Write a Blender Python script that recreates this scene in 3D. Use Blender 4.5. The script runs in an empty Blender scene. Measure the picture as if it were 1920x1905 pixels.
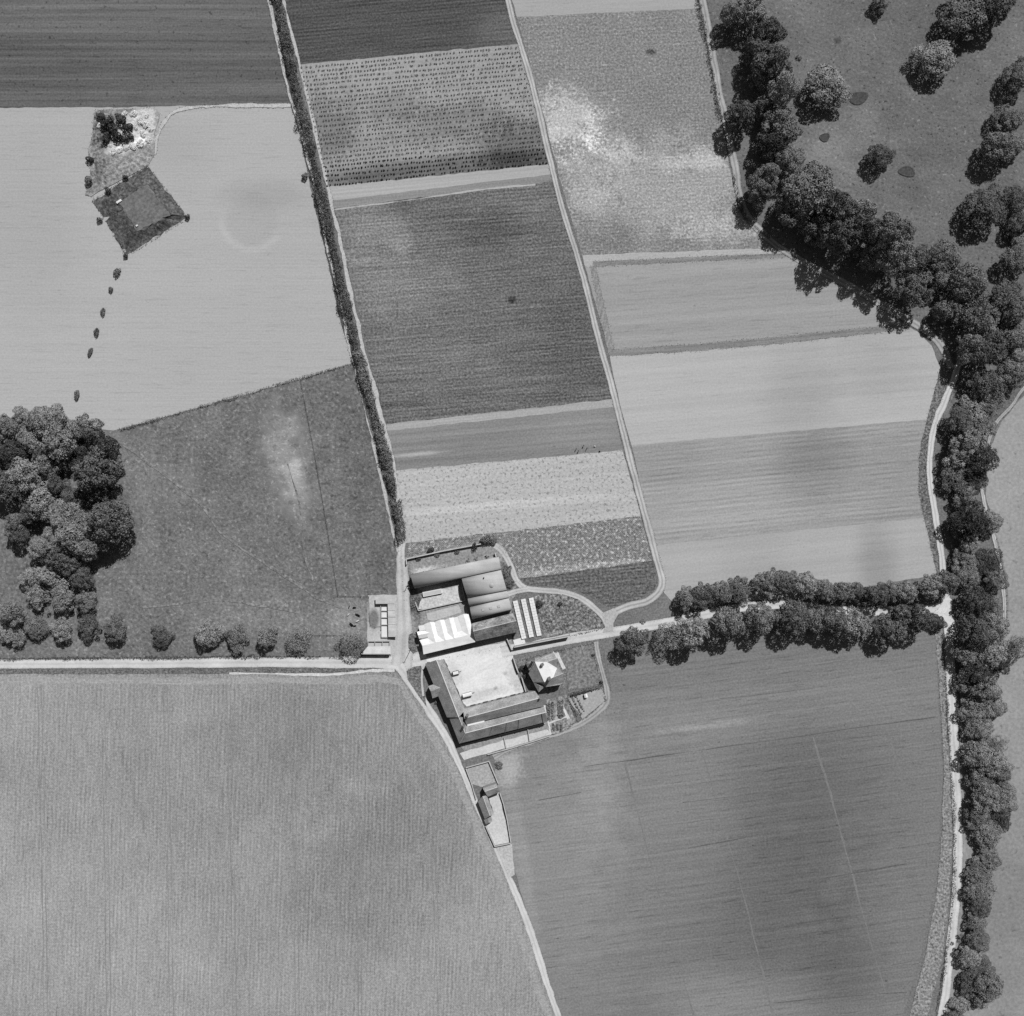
import bpy, bmesh, math, random
import numpy as np
from mathutils import Vector, Matrix

# ------------------------------------------------------------------ set-up
SC = bpy.context.scene
S, H = 0.25, 400.0            # metres per photo pixel on the ground, flying height
K = 1.36                      # display value of a flat white sheet in the sun
rng = random.Random(7)
nrng = np.random.default_rng(7)

cam_d = bpy.data.cameras.new('camera')
cam_d.sensor_fit = 'HORIZONTAL'
cam_d.sensor_width = 36
cam_d.lens = 36 * H / (1920 * S)
cam_d.clip_start, cam_d.clip_end = 1, 5000
cam = bpy.data.objects.new('camera', cam_d)
cam.location = (0, 0, H)
SC.collection.objects.link(cam)
SC.camera = cam

EL = math.radians(48)
AZ = math.atan2(0.45, 0.89)   # clockwise from +Y
world = bpy.data.worlds.new('World')
SC.world = world
world.use_nodes = True
wn = world.node_tree
wn.nodes.clear()
sky = wn.nodes.new('ShaderNodeTexSky')
sky.sky_type = 'NISHITA'
sky.sun_disc = False
sky.sun_elevation = EL
sky.sun_rotation = AZ
bw = wn.nodes.new('ShaderNodeRGBToBW')       # black-and-white film: a grey sky
bg = wn.nodes.new('ShaderNodeBackground')
bg.inputs['Strength'].default_value = 0.05
wo = wn.nodes.new('ShaderNodeOutputWorld')
wn.links.new(sky.outputs[0], bw.inputs[0])
wn.links.new(bw.outputs[0], bg.inputs['Color'])
wn.links.new(bg.outputs[0], wo.inputs[0])

sun_d = bpy.data.lights.new('sun', 'SUN')
sun_d.energy = 5.0
sun_d.angle = math.radians(0.55)
sun_d.color = (1, 1, 1)
sun = bpy.data.objects.new('sun', sun_d)
sd = Vector((-math.sin(AZ) * math.cos(EL), -math.cos(AZ) * math.cos(EL), -math.sin(EL)))
sun.rotation_euler = sd.to_track_quat('-Z', 'Y').to_euler()
sun.location = (150, 280, 300)
SC.collection.objects.link(sun)

SC.view_settings.view_transform = 'Standard'
SC.view_settings.look = 'None'
SC.view_settings.gamma = 1
SC.view_settings.use_curve_mapping = False
SC.view_settings.exposure = 0.03
SC.cycles.use_denoising = False
SC.cycles.max_bounces = 4
SC.cycles.diffuse_bounces = 1
SC.cycles.transparent_max_bounces = 4

# ------------------------------------------------------------------ helpers
def W(px, py, z=0.0):
    """World point at height z seen at photo pixel (px, py)."""
    k = (1 - z / H) * S
    return Vector(((px - 960) * k, (952.5 - py) * k, z))

def A(g):
    return (g / 255.0) ** 2.2 / K

def link(o):
    SC.collection.objects.link(o)
    return o

def mobj(name, verts, faces, mat, parent=None, smooth=False):
    me = bpy.data.meshes.new(name)
    me.from_pydata([tuple(v) for v in verts], [], faces)
    me.validate()
    if mat is not None:
        me.materials.append(mat)
    if smooth:
        for p in me.polygons:
            p.use_smooth = True
    o = link(bpy.data.objects.new(name, me))
    if parent is not None:
        o.parent = parent
        o.matrix_parent_inverse = parent.matrix_world.inverted()
    return o

def tag(o, label, cat, group=None, kind=None):
    o['label'] = label
    o['category'] = cat
    if group:
        o['group'] = group
    if kind:
        o['kind'] = kind
    return o

def thing(name, label, cat, loc=(0, 0, 0), group=None):
    o = link(bpy.data.objects.new(name, None))
    o.empty_display_size = 0.5
    o.location = loc
    o.matrix_world = Matrix.Translation(Vector(loc))
    return tag(o, label, cat, group)

def structure(o):
    o['kind'] = 'structure'
    return o

class Geo:
    """collects quads and boxes into one mesh"""
    def __init__(s):
        s.v, s.f = [], []
    def add(s, verts, faces):
        n = len(s.v)
        s.v += [tuple(v) for v in verts]
        s.f += [tuple(i + n for i in f) for f in faces]
        return s
    def box(s, c, sx, sy, z0, z1, rot=0.0):
        ca, sa = math.cos(rot), math.sin(rot)
        p = []
        for z in (z0, z1):
            for dx, dy in ((-1, -1), (1, -1), (1, 1), (-1, 1)):
                x, y = dx * sx / 2, dy * sy / 2
                p.append((c[0] + x * ca - y * sa, c[1] + x * sa + y * ca, z))
        return s.add(p, [(3, 2, 1, 0), (4, 5, 6, 7), (0, 1, 5, 4), (1, 2, 6, 5), (2, 3, 7, 6), (3, 0, 4, 7)])
    def bar(s, a, b, w, h0, h1):
        """upright bar between two ground points"""
        a, b = Vector(a[:2]), Vector(b[:2])
        d = b - a
        return s.box((a + b) / 2, d.length, w, h0, h1, math.atan2(d.y, d.x))
    def prism(s, pts, z0, z1):
        n = len(pts)
        v = [(p[0], p[1], z0) for p in pts] + [(p[0], p[1], z1) for p in pts]
        f = [tuple(range(n - 1, -1, -1)), tuple(range(n, 2 * n))]
        f += [(i, (i + 1) % n, n + (i + 1) % n, n + i) for i in range(n)]
        return s.add(v, f)
    def tube(s, a, b, r0, r1, n=6):
        a, b = Vector(a), Vector(b)
        d = (b - a).normalized()
        u = d.orthogonal().normalized()
        w = d.cross(u)
        v = []
        for c, r in ((a, r0), (b, r1)):
            for i in range(n):
                t = 2 * math.pi * i / n
                v.append(c + u * (r * math.cos(t)) + w * (r * math.sin(t)))
        f = [(i, (i + 1) % n, n + (i + 1) % n, n + i) for i in range(n)]
        f += [tuple(range(n - 1, -1, -1)), tuple(range(n, 2 * n))]
        return s.add(v, f)
    def obj(s, name, mat, parent=None, smooth=False):
        return mobj(name, s.v, s.f, mat, parent, smooth)

def ordinal(n):
    w = ['first', 'second', 'third', 'fourth', 'fifth', 'sixth', 'seventh', 'eighth', 'ninth', 'tenth',
         'eleventh', 'twelfth', 'thirteenth', 'fourteenth', 'fifteenth', 'sixteenth', 'seventeenth',
         'eighteenth', 'nineteenth', 'twentieth', 'twenty-first', 'twenty-second', 'twenty-third']
    return w[n]

def catmull(pts, step=2.5):
    P = [Vector(p) for p in pts]
    if len(P) < 3:
        n = max(2, int((P[-1] - P[0]).length / step))
        return [P[0].lerp(P[-1], i / n) for i in range(n + 1)]
    P = [P[0] * 2 - P[1]] + P + [P[-1] * 2 - P[-2]]
    out = []
    for i in range(1, len(P) - 2):
        n = max(2, int((P[i + 1] - P[i]).length / step))
        for k in range(n):
            t = k / n
            a, b, c, d = P[i - 1], P[i], P[i + 1], P[i + 2]
            out.append(0.5 * (2 * b + (c - a) * t + (2 * a - 5 * b + 4 * c - d) * t * t + (3 * b - a - 3 * c + d) * t ** 3))
    out.append(P[-2])
    return out

# ------------------------------------------------------------------ materials
class NT:
    def __init__(s, name, rough=1.0):
        s.m = bpy.data.materials.new(name)
        s.m.use_nodes = True
        s.t = s.m.node_tree
        s.b = s.t.nodes['Principled BSDF']
        s.b.inputs['Roughness'].default_value = rough
        s.b.inputs['Specular IOR Level'].default_value = 0.0
        s.co = s.t.nodes.new('ShaderNodeTexCoord').outputs['Object']
    def set(s, sock, v):
        if hasattr(v, 'is_linked') or hasattr(v, 'links'):
            s.t.links.new(v, sock)
        else:
            sock.default_value = v
    def math(s, op, a, b=0.0, c=0.0, clamp=False):
        n = s.t.nodes.new('ShaderNodeMath')
        n.operation = op
        n.use_clamp = clamp
        for i, v in enumerate((a, b, c)):
            s.set(n.inputs[i], v)
        return n.outputs[0]
    def vec(s, rot=0.0, scale=(1, 1, 1), loc=(0, 0, 0), src=None):
        n = s.t.nodes.new('ShaderNodeMapping')
        n.vector_type = 'POINT'
        s.t.links.new(src or s.co, n.inputs['Vector'])
        n.inputs['Rotation'].default_value = (0, 0, rot)
        n.inputs['Scale'].default_value = scale
        n.inputs['Location'].default_value = loc
        return n.outputs[0]
    def noise(s, vec, scale, detail=2.0, rough=0.5):
        n = s.t.nodes.new('ShaderNodeTexNoise')
        s.t.links.new(vec, n.inputs['Vector'])
        n.inputs['Scale'].default_value = scale
        n.inputs['Detail'].default_value = detail
        n.inputs['Roughness'].default_value = rough
        return n.outputs['Fac']
    def cen(s, fac, amp):
        """noise centred on zero"""
        return s.math('MULTIPLY', s.math('SUBTRACT', fac, 0.5), amp)
    def add(s, a, b):
        return s.math('ADD', a, b)
    def ramp(s, x, a, b, lo=0.0, hi=1.0):
        n = s.t.nodes.new('ShaderNodeMapRange')
        n.interpolation_type = 'SMOOTHSTEP'
        s.t.links.new(x, n.inputs[0])
        for i, v in zip((1, 2, 3, 4), (a, b, lo, hi)):
            n.inputs[i].default_value = v
        return n.outputs[0]
    def mix(s, f, a, b):
        n = s.t.nodes.new('ShaderNodeMix')
        s.set(n.inputs[0], f)
        s.set(n.inputs[2], a)
        s.set(n.inputs[3], b)
        return n.outputs[0]
    def out(s, v, bump=None, dist=0.3):
        """v is a display grey 0..1"""
        v = s.math('MAXIMUM', v, 0.02)
        c = s.math('MULTIPLY', s.math('POWER', v, 2.2), 1.0 / K)
        c = s.math('MINIMUM', c, 0.82)
        s.t.links.new(c, s.b.inputs['Base Color'])
        if bump is not None:
            n = s.t.nodes.new('ShaderNodeBump')
            n.inputs['Strength'].default_value = 1.0
            n.inputs['Distance'].default_value = dist
            s.t.links.new(bump, n.inputs['Height'])
            s.t.links.new(n.outputs[0], s.b.inputs['Normal'])
        return s.m

_seed = [0]
def field_mat(name, g, ang=0.0, streak=0.0, sfreq=0.9, slen=0.02, rows=0.0, rp=1.5, lf=0.0, lfs=0.012, mid=0.0,
              mids=0.12, grain=0.05, grs=1.1, light=None, dark=None, grid=0.0, gp=1.1, bands=0.0, bandf=0.08,
              patches=(), ring=None, bump=0.0, bumps=0.8, dash=None):
    """ang in degrees: direction of the rows, anticlockwise from +X"""
    m = NT(name)
    _seed[0] += 17.3
    sd_ = _seed[0]
    base = m.vec(loc=(sd_, sd_ * 0.7, 0))
    rv = m.vec(rot=-math.radians(ang), loc=(0, 0, 0))
    v = m.math('ADD', g / 255.0, 0.0)
    if lf:
        v = m.add(v, m.cen(m.noise(base, lfs, 3, 0.55), lf * 2))
    if mid:
        v = m.add(v, m.cen(m.noise(base, mids, 3, 0.6), mid * 2))
    if bands:
        v = m.add(v, m.cen(m.noise(m.vec(src=rv, scale=(0.0015, bandf, 1), loc=(sd_, 0, 0)), 1.0, 2), bands * 2))
    if streak:
        v = m.add(v, m.cen(m.noise(m.vec(src=rv, scale=(slen, sfreq, 1), loc=(0, sd_, 0)), 1.0, 2, 0.6), streak * 2.4))
    if rows or grid:
        sx = m.t.nodes.new('ShaderNodeSeparateXYZ')
        wob = m.vec(src=rv)
        m.t.links.new(wob, sx.inputs[0])
        yy = m.add(sx.outputs[1], m.cen(m.noise(base, 0.05, 1), 0.8))
        if rows:
            r = m.math('SINE', m.math('MULTIPLY', yy, 2 * math.pi / rp))
            gate = m.ramp(m.noise(m.vec(src=rv, scale=(0.05, 0.12, 1), loc=(sd_, 3, 0)), 1.0, 2), 0.3, 0.7)
            v = m.add(v, m.math('MULTIPLY', m.math('MULTIPLY', r, gate), rows))
        if grid:
            r = m.math('MULTIPLY', m.math('SINE', m.math('MULTIPLY', yy, 2 * math.pi / gp)),
                       m.math('SINE', m.math('MULTIPLY', sx.outputs[0], 2 * math.pi / gp)))
            v = m.add(v, m.math('MULTIPLY', r, grid))
    for (cx, cy, rx, ry, rot, dg, soft, jag) in patches:
        c = W(cx, cy)
        p = m.t.nodes.new('ShaderNodeMapping')
        p.vector_type = 'TEXTURE'
        m.t.links.new(m.co, p.inputs['Vector'])
        p.inputs['Location'].default_value = (c.x, c.y, 0)
        p.inputs['Rotation'].default_value = (0, 0, math.radians(rot))
        p.inputs['Scale'].default_value = (rx * S, ry * S, 1000)
        ln = m.t.nodes.new('ShaderNodeVectorMath')
        ln.operation = 'LENGTH'
        m.t.links.new(p.outputs[0], ln.inputs[0])
        d = m.add(ln.outputs['Value'], m.cen(m.noise(base, 0.09, 4, 0.65), jag * 4))
        if jag > 0.3:
            d = m.add(d, m.cen(m.noise(base, 0.7, 3, 0.65), jag * 4))
        mk = m.ramp(d, 1 - soft, 1 + soft, 1.0, 0.0)
        v = m.add(v, m.math('MULTIPLY', mk, dg / 255.0))
    if ring:
        cx, cy, r, wd, dg = ring
        c = W(cx, cy)
        sub = m.vec(loc=(-c.x, -c.y, 0))
        ln = m.t.nodes.new('ShaderNodeVectorMath')
        ln.operation = 'LENGTH'
        m.t.links.new(sub, ln.inputs[0])
        d = m.add(ln.outputs['Value'], m.cen(m.noise(base, 0.12, 2), 3.0))
        band = m.ramp(m.math('ABSOLUTE', m.math('SUBTRACT', d, r * S)), 0.0, wd * S, 1.0, 0.0)
        sy = m.t.nodes.new('ShaderNodeSeparateXYZ')
        m.t.links.new(sub, sy.inputs[0])
        half = m.ramp(m.math('ADD', sy.outputs[1], m.math('MULTIPLY', sy.outputs[0], 0.3)), -9.0, 1.0, 1.0, 0.0)
        v = m.add(v, m.math('MULTIPLY', m.math('MULTIPLY', band, half), dg / 255.0))
        v = m.add(v, m.math('MULTIPLY', m.ramp(d, r * S * 0.7, r * S, 1.0, 0.0), -4 / 255.0))
    if dash:
        amt, thr = dash
        q = m.ramp(m.noise(m.vec(src=rv, scale=(0.07, 1.1, 1), loc=(sd_, 1, 0)), 1.0, 3, 0.65), thr, thr + 0.12)
        v = m.math('SUBTRACT', v, m.math('MULTIPLY', q, amt))
        q = m.ramp(m.noise(m.vec(src=rv, scale=(0.3, 0.5, 1), loc=(5, sd_, 0)), 1.0, 3, 0.7), 0.66, 0.74)
        v = m.math('SUBTRACT', v, m.math('MULTIPLY', q, amt * 2))
    fine = m.noise(base, grs, 2, 0.7)
    if grain:
        v = m.add(v, m.cen(fine, grain * 4.5))
    if light:
        amt, thr, scl = light
        q = m.ramp(m.noise(m.vec(loc=(sd_ * 2, 5, 0)), scl, 2, 0.65), thr, thr + 0.1)
        v = m.add(v, m.math('MULTIPLY', q, amt))
    if dark:
        amt, thr, scl = dark
        q = m.ramp(m.noise(m.vec(loc=(9, sd_ * 2, 0)), scl, 2, 0.65), thr, thr + 0.1)
        v = m.math('SUBTRACT', v, m.math('MULTIPLY', q, amt))
    return m.out(v, bump=fine if bump else None, dist=bump)

def plain_mat(name, g, mid=0.03, mids=0.4, fine=0.03, fs=2.5, rough=1.0, streak=None, perobj=0.0):
    m = NT(name, rough)
    v = m.add(g / 255.0, m.cen(m.noise(m.co, mids, 3, 0.6), mid * 2))
    if fine:
        v = m.add(v, m.cen(m.noise(m.co, fs, 2, 0.6), fine * 2))
    if streak:
        ang, f, amp = streak
        v = m.add(v, m.cen(m.noise(m.vec(rot=-math.radians(ang), scale=(0.05, f, 1)), 1.0, 2), amp * 2))
    if perobj:
        oi = m.t.nodes.new('ShaderNodeObjectInfo')
        v = m.add(v, m.cen(oi.outputs['Random'], perobj * 2))
    return m.out(v)

def leaf_mat(name, g, spread=0.10, tree=0.10):
    m = NT(name)
    ge = m.t.nodes.new('ShaderNodeNewGeometry')
    oi = m.t.nodes.new('ShaderNodeObjectInfo')
    v = m.add(g / 255.0, m.cen(ge.outputs['Random Per Island'], spread * 2))
    v = m.add(v, m.cen(oi.outputs['Random'], tree * 2))
    v = m.add(v, m.cen(m.noise(m.co, 0.3, 2), 0.35))
    return m.out(v)

M = {}
M['leaf'] = leaf_mat('tree foliage', 127, 0.06, 0.11)
M['leaf_dark'] = leaf_mat('dark foliage', 84, 0.06, 0.05)
M['leaf_pale'] = leaf_mat('pale foliage', 144, 0.08, 0.06)
M['hedge'] = leaf_mat('hedge foliage', 116, 0.1, 0.05)
M['crop'] = leaf_mat('crop leaves', 70, 0.06, 0.08)
M['veg'] = leaf_mat('vegetables', 150, 0.14, 0.05)
M['bark'] = plain_mat('bark', 70)
M['scrub_pale'] = leaf_mat('pale scrub', 245, 0.05, 0.03)
M['slate'] = plain_mat('slate', 158, 0.18, 0.22, 0.2, 2.2, streak=(14, 2.6, 0.05))
M['slate_w'] = plain_mat('slate of the west range', 154, 0.18, 0.22, 0.2, 2.2, streak=(-69, 2.6, 0.05))
M['slate_old'] = plain_mat('weathered slate', 146, 0.32, 0.3, 0.25, 1.4, streak=(14, 2.2, 0.05))
M['pale_slate'] = plain_mat('pale slate', 222, 0.03, 0.3, 0.03, 2.5, streak=(14, 1.6, 0.05))
M['ridge'] = plain_mat('ridge tile', 205, 0.03)
M['tin'] = plain_mat('corrugated iron', 178, 0.08, 0.12, 0.05, 2.0, 0.7, streak=(102, 0.8, 0.08))
M['asbestos'] = plain_mat('cement sheet', 198, 0.12, 0.3, 0.08, streak=(90, 1.0, 0.08))
M['whiteroof'] = plain_mat('white roof', 240, 0.10, 0.25, 0.05, 2.0, streak=(102, 0.9, 0.06))
M['rooflead'] = plain_mat('pale sheet', 232, 0.02)
M['stone'] = plain_mat('stone wall', 150, 0.06, 0.5, 0.06, 2)
M['coping'] = plain_mat('pale coping', 188, 0.12, 0.6, 0.05)
M['timber'] = plain_mat('timber', 90, 0.05)
M['dark'] = plain_mat('dark opening', 28, 0.01)
M['concrete'] = plain_mat('concrete', 228, 0.03, 0.3, 0.03)
M['concrete_mid'] = plain_mat('worn concrete', 192, 0.05, 0.2, 0.04)
M['glass'] = plain_mat('whitened glass', 236, 0.02, 0.8, 0.01, 3, 0.5, perobj=0.025)
M['frame'] = plain_mat('pale frame', 212, 0.02)
M['iron'] = plain_mat('iron', 60, 0.02)
M['cloth'] = plain_mat('dark cloth', 45, 0.02)
M['skin'] = plain_mat('skin', 160, 0.02)
M['hide_dark'] = plain_mat('dark hide', 40, 0.03)
M['hide_pale'] = plain_mat('pale hide', 225, 0.03)
M['chimney'] = plain_mat('chimney brick', 130, 0.05)
M['rough'] = field_mat('rough grass', 118, mid=0.07, mids=0.2, grain=0.16, grs=1.2, bump=0.5)

# ------------------------------------------------------------------ ground
def inset(P, d):
    c = sum(P, Vector((0, 0))) / len(P)
    n = len(P)
    area = sum(P[i].x * P[(i + 1) % n].y - P[(i + 1) % n].x * P[i].y for i in range(n))
    sg = 1 if area > 0 else -1
    out = []
    for i in range(n):
        a, b, c2 = P[i - 1], P[i], P[(i + 1) % n]
        e1, e2 = (b - a).normalized(), (c2 - b).normalized()
        n1, n2 = Vector((-e1.y, e1.x)) * sg, Vector((-e2.y, e2.x)) * sg
        m = (n1 + n2)
        m = m.normalized() if m.length > 1e-6 else n1
        k = d / max(0.4, m.dot(n1))
        out.append(b + m * k)
    return out

_lay = [0]
def lay(z):
    _lay[0] += 1
    return z + _lay[0] * 0.002

def sheet(name, pts, z, mat, jit=0.25, seg=3.0):
    z = lay(z)
    P = [W(*p).to_2d() for p in pts]
    if name in ('field', 'pasture', 'park'):
        P = inset(P, -0.6)      # neighbours overlap a little
    out = []
    n = len(P)
    for i in range(n):
        a, b = P[i], P[(i + 1) % n]
        k = max(1, int((b - a).length / seg))
        nrm = Vector((-(b - a).y, (b - a).x)).normalized()
        for j in range(k):
            q = a.lerp(b, j / k)
            if j:
                q = q + nrm * rng.gauss(0, jit * 0.6)
            out.append((q.x, q.y, z))
    area = sum(out[i][0] * out[(i + 1) % len(out)][1] - out[(i + 1) % len(out)][0] * out[i][1] for i in range(len(out)))
    if area < 0:
        out.reverse()
    return structure(mobj(name, out, [tuple(range(len(out)))], mat))

def ribbon(name, pts, width, z, mat, jit=0.07, step=2.0):
    """pts photo pixels, width in metres (number or list)"""
    z = lay(z)
    P = catmull([W(*p).to_2d() for p in pts], step)
    n = len(P)
    wd = width if isinstance(width, (list, tuple)) else None
    v, uv = [], []
    acc = 0
    ja = jb = 0.0
    for i, p in enumerate(P):
        t = (P[min(i + 1, n - 1)] - P[max(i - 1, 0)]).normalized()
        nn = Vector((-t.y, t.x))
        w_ = width if wd is None else float(np.interp(i / (n - 1), np.linspace(0, 1, len(wd)), wd))
        ja = ja * 0.75 + rng.gauss(0, jit)
        jb = jb * 0.75 + rng.gauss(0, jit)
        a = p + nn * (w_ / 2 + ja)
        b = p - nn * (w_ / 2 + jb)
        if i:
            acc += (p - P[i - 1]).length
        v += [(b.x, b.y, z), (a.x, a.y, z)]
        uv += [(0, acc), (1, acc)]
    f = [(2 * i, 2 * i + 2, 2 * i + 3, 2 * i + 1) for i in range(n - 1)]
    o = structure(mobj(name, v, f, mat))
    ul = o.data.uv_layers.new(name='UVMap')
    for lp in o.data.loops:
        ul.data[lp.index].uv = uv[lp.vertex_index]
    return o

def track_mat(name, g, mid, wear=0.05, ruts=True):
    """a strip with a grassy crown: two worn ruts lighter than the middle"""
    m = NT(name)
    uvn = m.t.nodes.new('ShaderNodeUVMap')
    sp = m.t.nodes.new('ShaderNodeSeparateXYZ')
    m.t.links.new(uvn.outputs[0], sp.inputs[0])
    u = m.add(sp.outputs[0], m.cen(m.noise(m.co, 0.25, 2), 0.15))
    x = m.math('ABSOLUTE', m.math('SUBTRACT', u, 0.5))
    rut = m.ramp(m.math('ABSOLUTE', m.math('SUBTRACT', x, 0.25)), 0.08, 0.2, 1.0, 0.0)
    v = m.mix(rut, mid / 255.0, g / 255.0) if ruts else m.add(g / 255.0, 0.0)
    v = m.add(v, m.cen(m.noise(m.co, 0.12, 3), wear * 2))
    v = m.add(v, m.cen(m.noise(m.co, 1.3, 2), wear * 1.2))
    return m.out(v)

R5 = 5.2   # the middle strips run this many degrees off level
GZ = 0.0
g0 = structure(mobj('ground', [(-2500, -2500, 0), (2500, -2500, 0), (2500, 2500, 0), (-2500, 2500, 0)], [(0, 1, 2, 3)],
                    field_mat('outlying grass', 118, lf=0.06, mid=0.05, grain=0.08)))
Z1, Z2, Z3, Z4, Z5 = 0.02, 0.03, 0.035, 0.04, 0.05

# left of the long hedge
sheet('field', [(-300, -300), (440, -300), (506, 0), (526, 95), (543, 178), (541, 190), (530, 196), (350, 199), (180, 203), (-300, 203)], Z1,
      field_mat('mown grass', 104, 0, dash=(0.05, 0.55), streak=0.10, sfreq=0.5, slen=0.006, bands=0.07, bandf=0.07, grain=0.05, lf=0.03,
                dark=(0.09, 0.62, 0.35)))
sheet('field', [(-300, 204), (180, 204), (350, 201), (540, 196), (552, 215), (590, 400), (630, 560), (664, 680), (440, 744), (222, 807), (100, 790), (-300, 800)], Z1,
      field_mat('ripe corn', 176, 0, dash=(0.035, 0.55), streak=0.025, sfreq=1.2, slen=0.008, lf=0.035, lfs=0.006, bands=0.012, grain=0.03,
                ring=(472, 412, 56, 12, 7),
                patches=[(500, 365, 75, 28, 0, -9, 0.6, 0.2), (60, 450, 90, 150, 0, -5, 0.7, 0.2), (330, 290, 60, 60, 0, -5, 0.7, 0.2)]))
sheet('pasture', [(205, 812), (440, 748), (662, 684), (700, 830), (746, 1016), (742, 1115), (690, 1120), (690, 1214), (400, 1228), (-300, 1234), (-300, 800), (100, 790)], Z1,
      field_mat('rough pasture', 117, lf=0.06, lfs=0.02, mid=0.09, mids=0.10, grain=0.085, grs=0.7, bump=0.22,
                light=(0.10, 0.57, 0.5), dark=(0.06, 0.57, 0.3),
                patches=[(530, 835, 36, 66, 6, 28, 0.5, 0.7), (545, 900, 34, 46, 10, 18, 0.6, 0.8), (560, 930, 18, 50, 8, 22, 0.6, 0.5), (530, 1160, 140, 40, 0, 10, 0.8, 0.3),
                         (300, 890, 90, 40, -30, 8, 0.8, 0.4), (690, 900, 60, 200, 12, -7, 0.6, 0.2), (655, 1165, 40, 40, 0, 22, 0.6, 0.3)]))

# between the hedge and the cart track
sheet('field', [(480, -300), (880, -300), (951, 0), (969, 84), (562, 122), (533, 0)], Z1,
      field_mat('green crop', 87, R5, streak=0.09, sfreq=0.9, slen=0.03, grain=0.08, rows=0.035, rp=1.7, lf=0.03,
                patches=[(940, 60, 50, 40, 0, 14, 0.7, 0.4)]))
sheet('field', [(562, 123), (971, 85), (1028, 309), (613, 352)], Z1,
      field_mat('tilled soil', 158, R5, streak=0.05, sfreq=0.6, slen=0.01, grain=0.06, lf=0.04, lfs=0.03, mid=0.03,
                patches=[(840, 320, 260, 26, 6, -48, 0.45, 0.15), (970, 270, 70, 45, 5, -40, 0.6, 0.35), (860, 235, 110, 35, 5, -22, 0.6, 0.5),
                         (620, 240, 45, 60, 0, -28, 0.6, 0.5), (740, 200, 40, 30, 0, -16, 0.6, 0.6)]))
sheet('field', [(614, 353), (1029, 310), (1034, 328), (619, 378)], Z1,
      field_mat('headland', 172, R5, streak=0.08, sfreq=0.7, slen=0.006, grain=0.03))
sheet('field', [(619, 379), (1034, 329), (1036, 341), (623, 392)], Z1,
      field_mat('narrow strip', 140, R5, streak=0.10, sfreq=0.8, slen=0.01, grain=0.05))
ribbon('path', [(626, 393), (760, 376), (900, 356), (1004, 346)], 0.6, Z2, field_mat('worn line', 178, R5, grain=0.06), 0.1)
sheet('field', [(624, 393), (1037, 341), (1090, 530), (1146, 750), (723, 797), (690, 650), (655, 500)], Z1,
      field_mat('root crop', 109, 4.6, streak=0.12, sfreq=0.8, slen=0.03, rows=0.035, rp=1.6, lf=0.06, lfs=0.02, mid=0.045, mids=0.06, grain=0.13, grs=1.0,
                light=(0.06, 0.6, 0.9),
                patches=[(700, 430, 70, 45, 0, 22, 0.7, 0.5), (730, 530, 90, 60, 10, 20, 0.7, 0.5), (930, 430, 60, 30, 5, -14, 0.6, 0.4),
                         (960, 562, 7, 7, 0, -40, 0.5, 0.2), (1080, 650, 60, 90, 0, -10, 0.7, 0.3), (760, 680, 80, 50, 5, 10, 0.7, 0.4)]))
sheet('field', [(723, 798), (1146, 751), (1149, 764), (727, 809)], Z1, field_mat('strip edge', 168, 5, streak=0.07, grain=0.05))
sheet('field', [(727, 810), (1149, 765), (1166, 846), (738, 884)], Z1,
      field_mat('young crop', 134, 5, dash=(0.04, 0.55), streak=0.07, sfreq=0.5, slen=0.006, bands=0.09, bandf=0.09, grain=0.05, lf=0.02,
                patches=[(780, 852, 45, 4, 5, 40, 0.6, 0.3), (1100, 800, 90, 30, 5, 10, 0.7, 0.2)]))
sheet('field', [(738, 885), (1166, 847), (1199, 968), (760, 1016)], Z1,
      field_mat('thin crop', 182, 5, streak=0.06, sfreq=0.5, slen=0.01, bands=0.03, grain=0.06, grs=0.8, dark=(0.16, 0.55, 0.75),
                patches=[(960, 945, 240, 10, 5, 10, 0.5, 0.2)]))
sheet('field', [(768, 1020), (905, 1003), (925, 1002), (1199, 970), (1222, 1052), (976, 1085), (950, 1040), (922, 1019), (896, 1016), (830, 1031), (764, 1046)], Z1,
      field_mat('cabbages', 127, 5, streak=0.04, grain=0.16, grs=0.9, grid=0.07, gp=1.05, mid=0.05, light=(0.20, 0.54, 0.6),
                patches=[(1130, 1060, 110, 7, 6, 26, 0.6, 0.7), (990, 1078, 40, 8, 5, 20, 0.6, 0.7)]))
sheet('field', [(974, 1087), (1222, 1054), (1230, 1092), (1222, 1108), (1180, 1130), (1142, 1136), (1105, 1115), (1070, 1101), (1020, 1096), (985, 1094)], Z1,
      field_mat('dense crop', 104, 5, streak=0.10, sfreq=1.1, slen=0.05, rows=0.05, rp=1.5, grain=0.15, grs=0.9))

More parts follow.
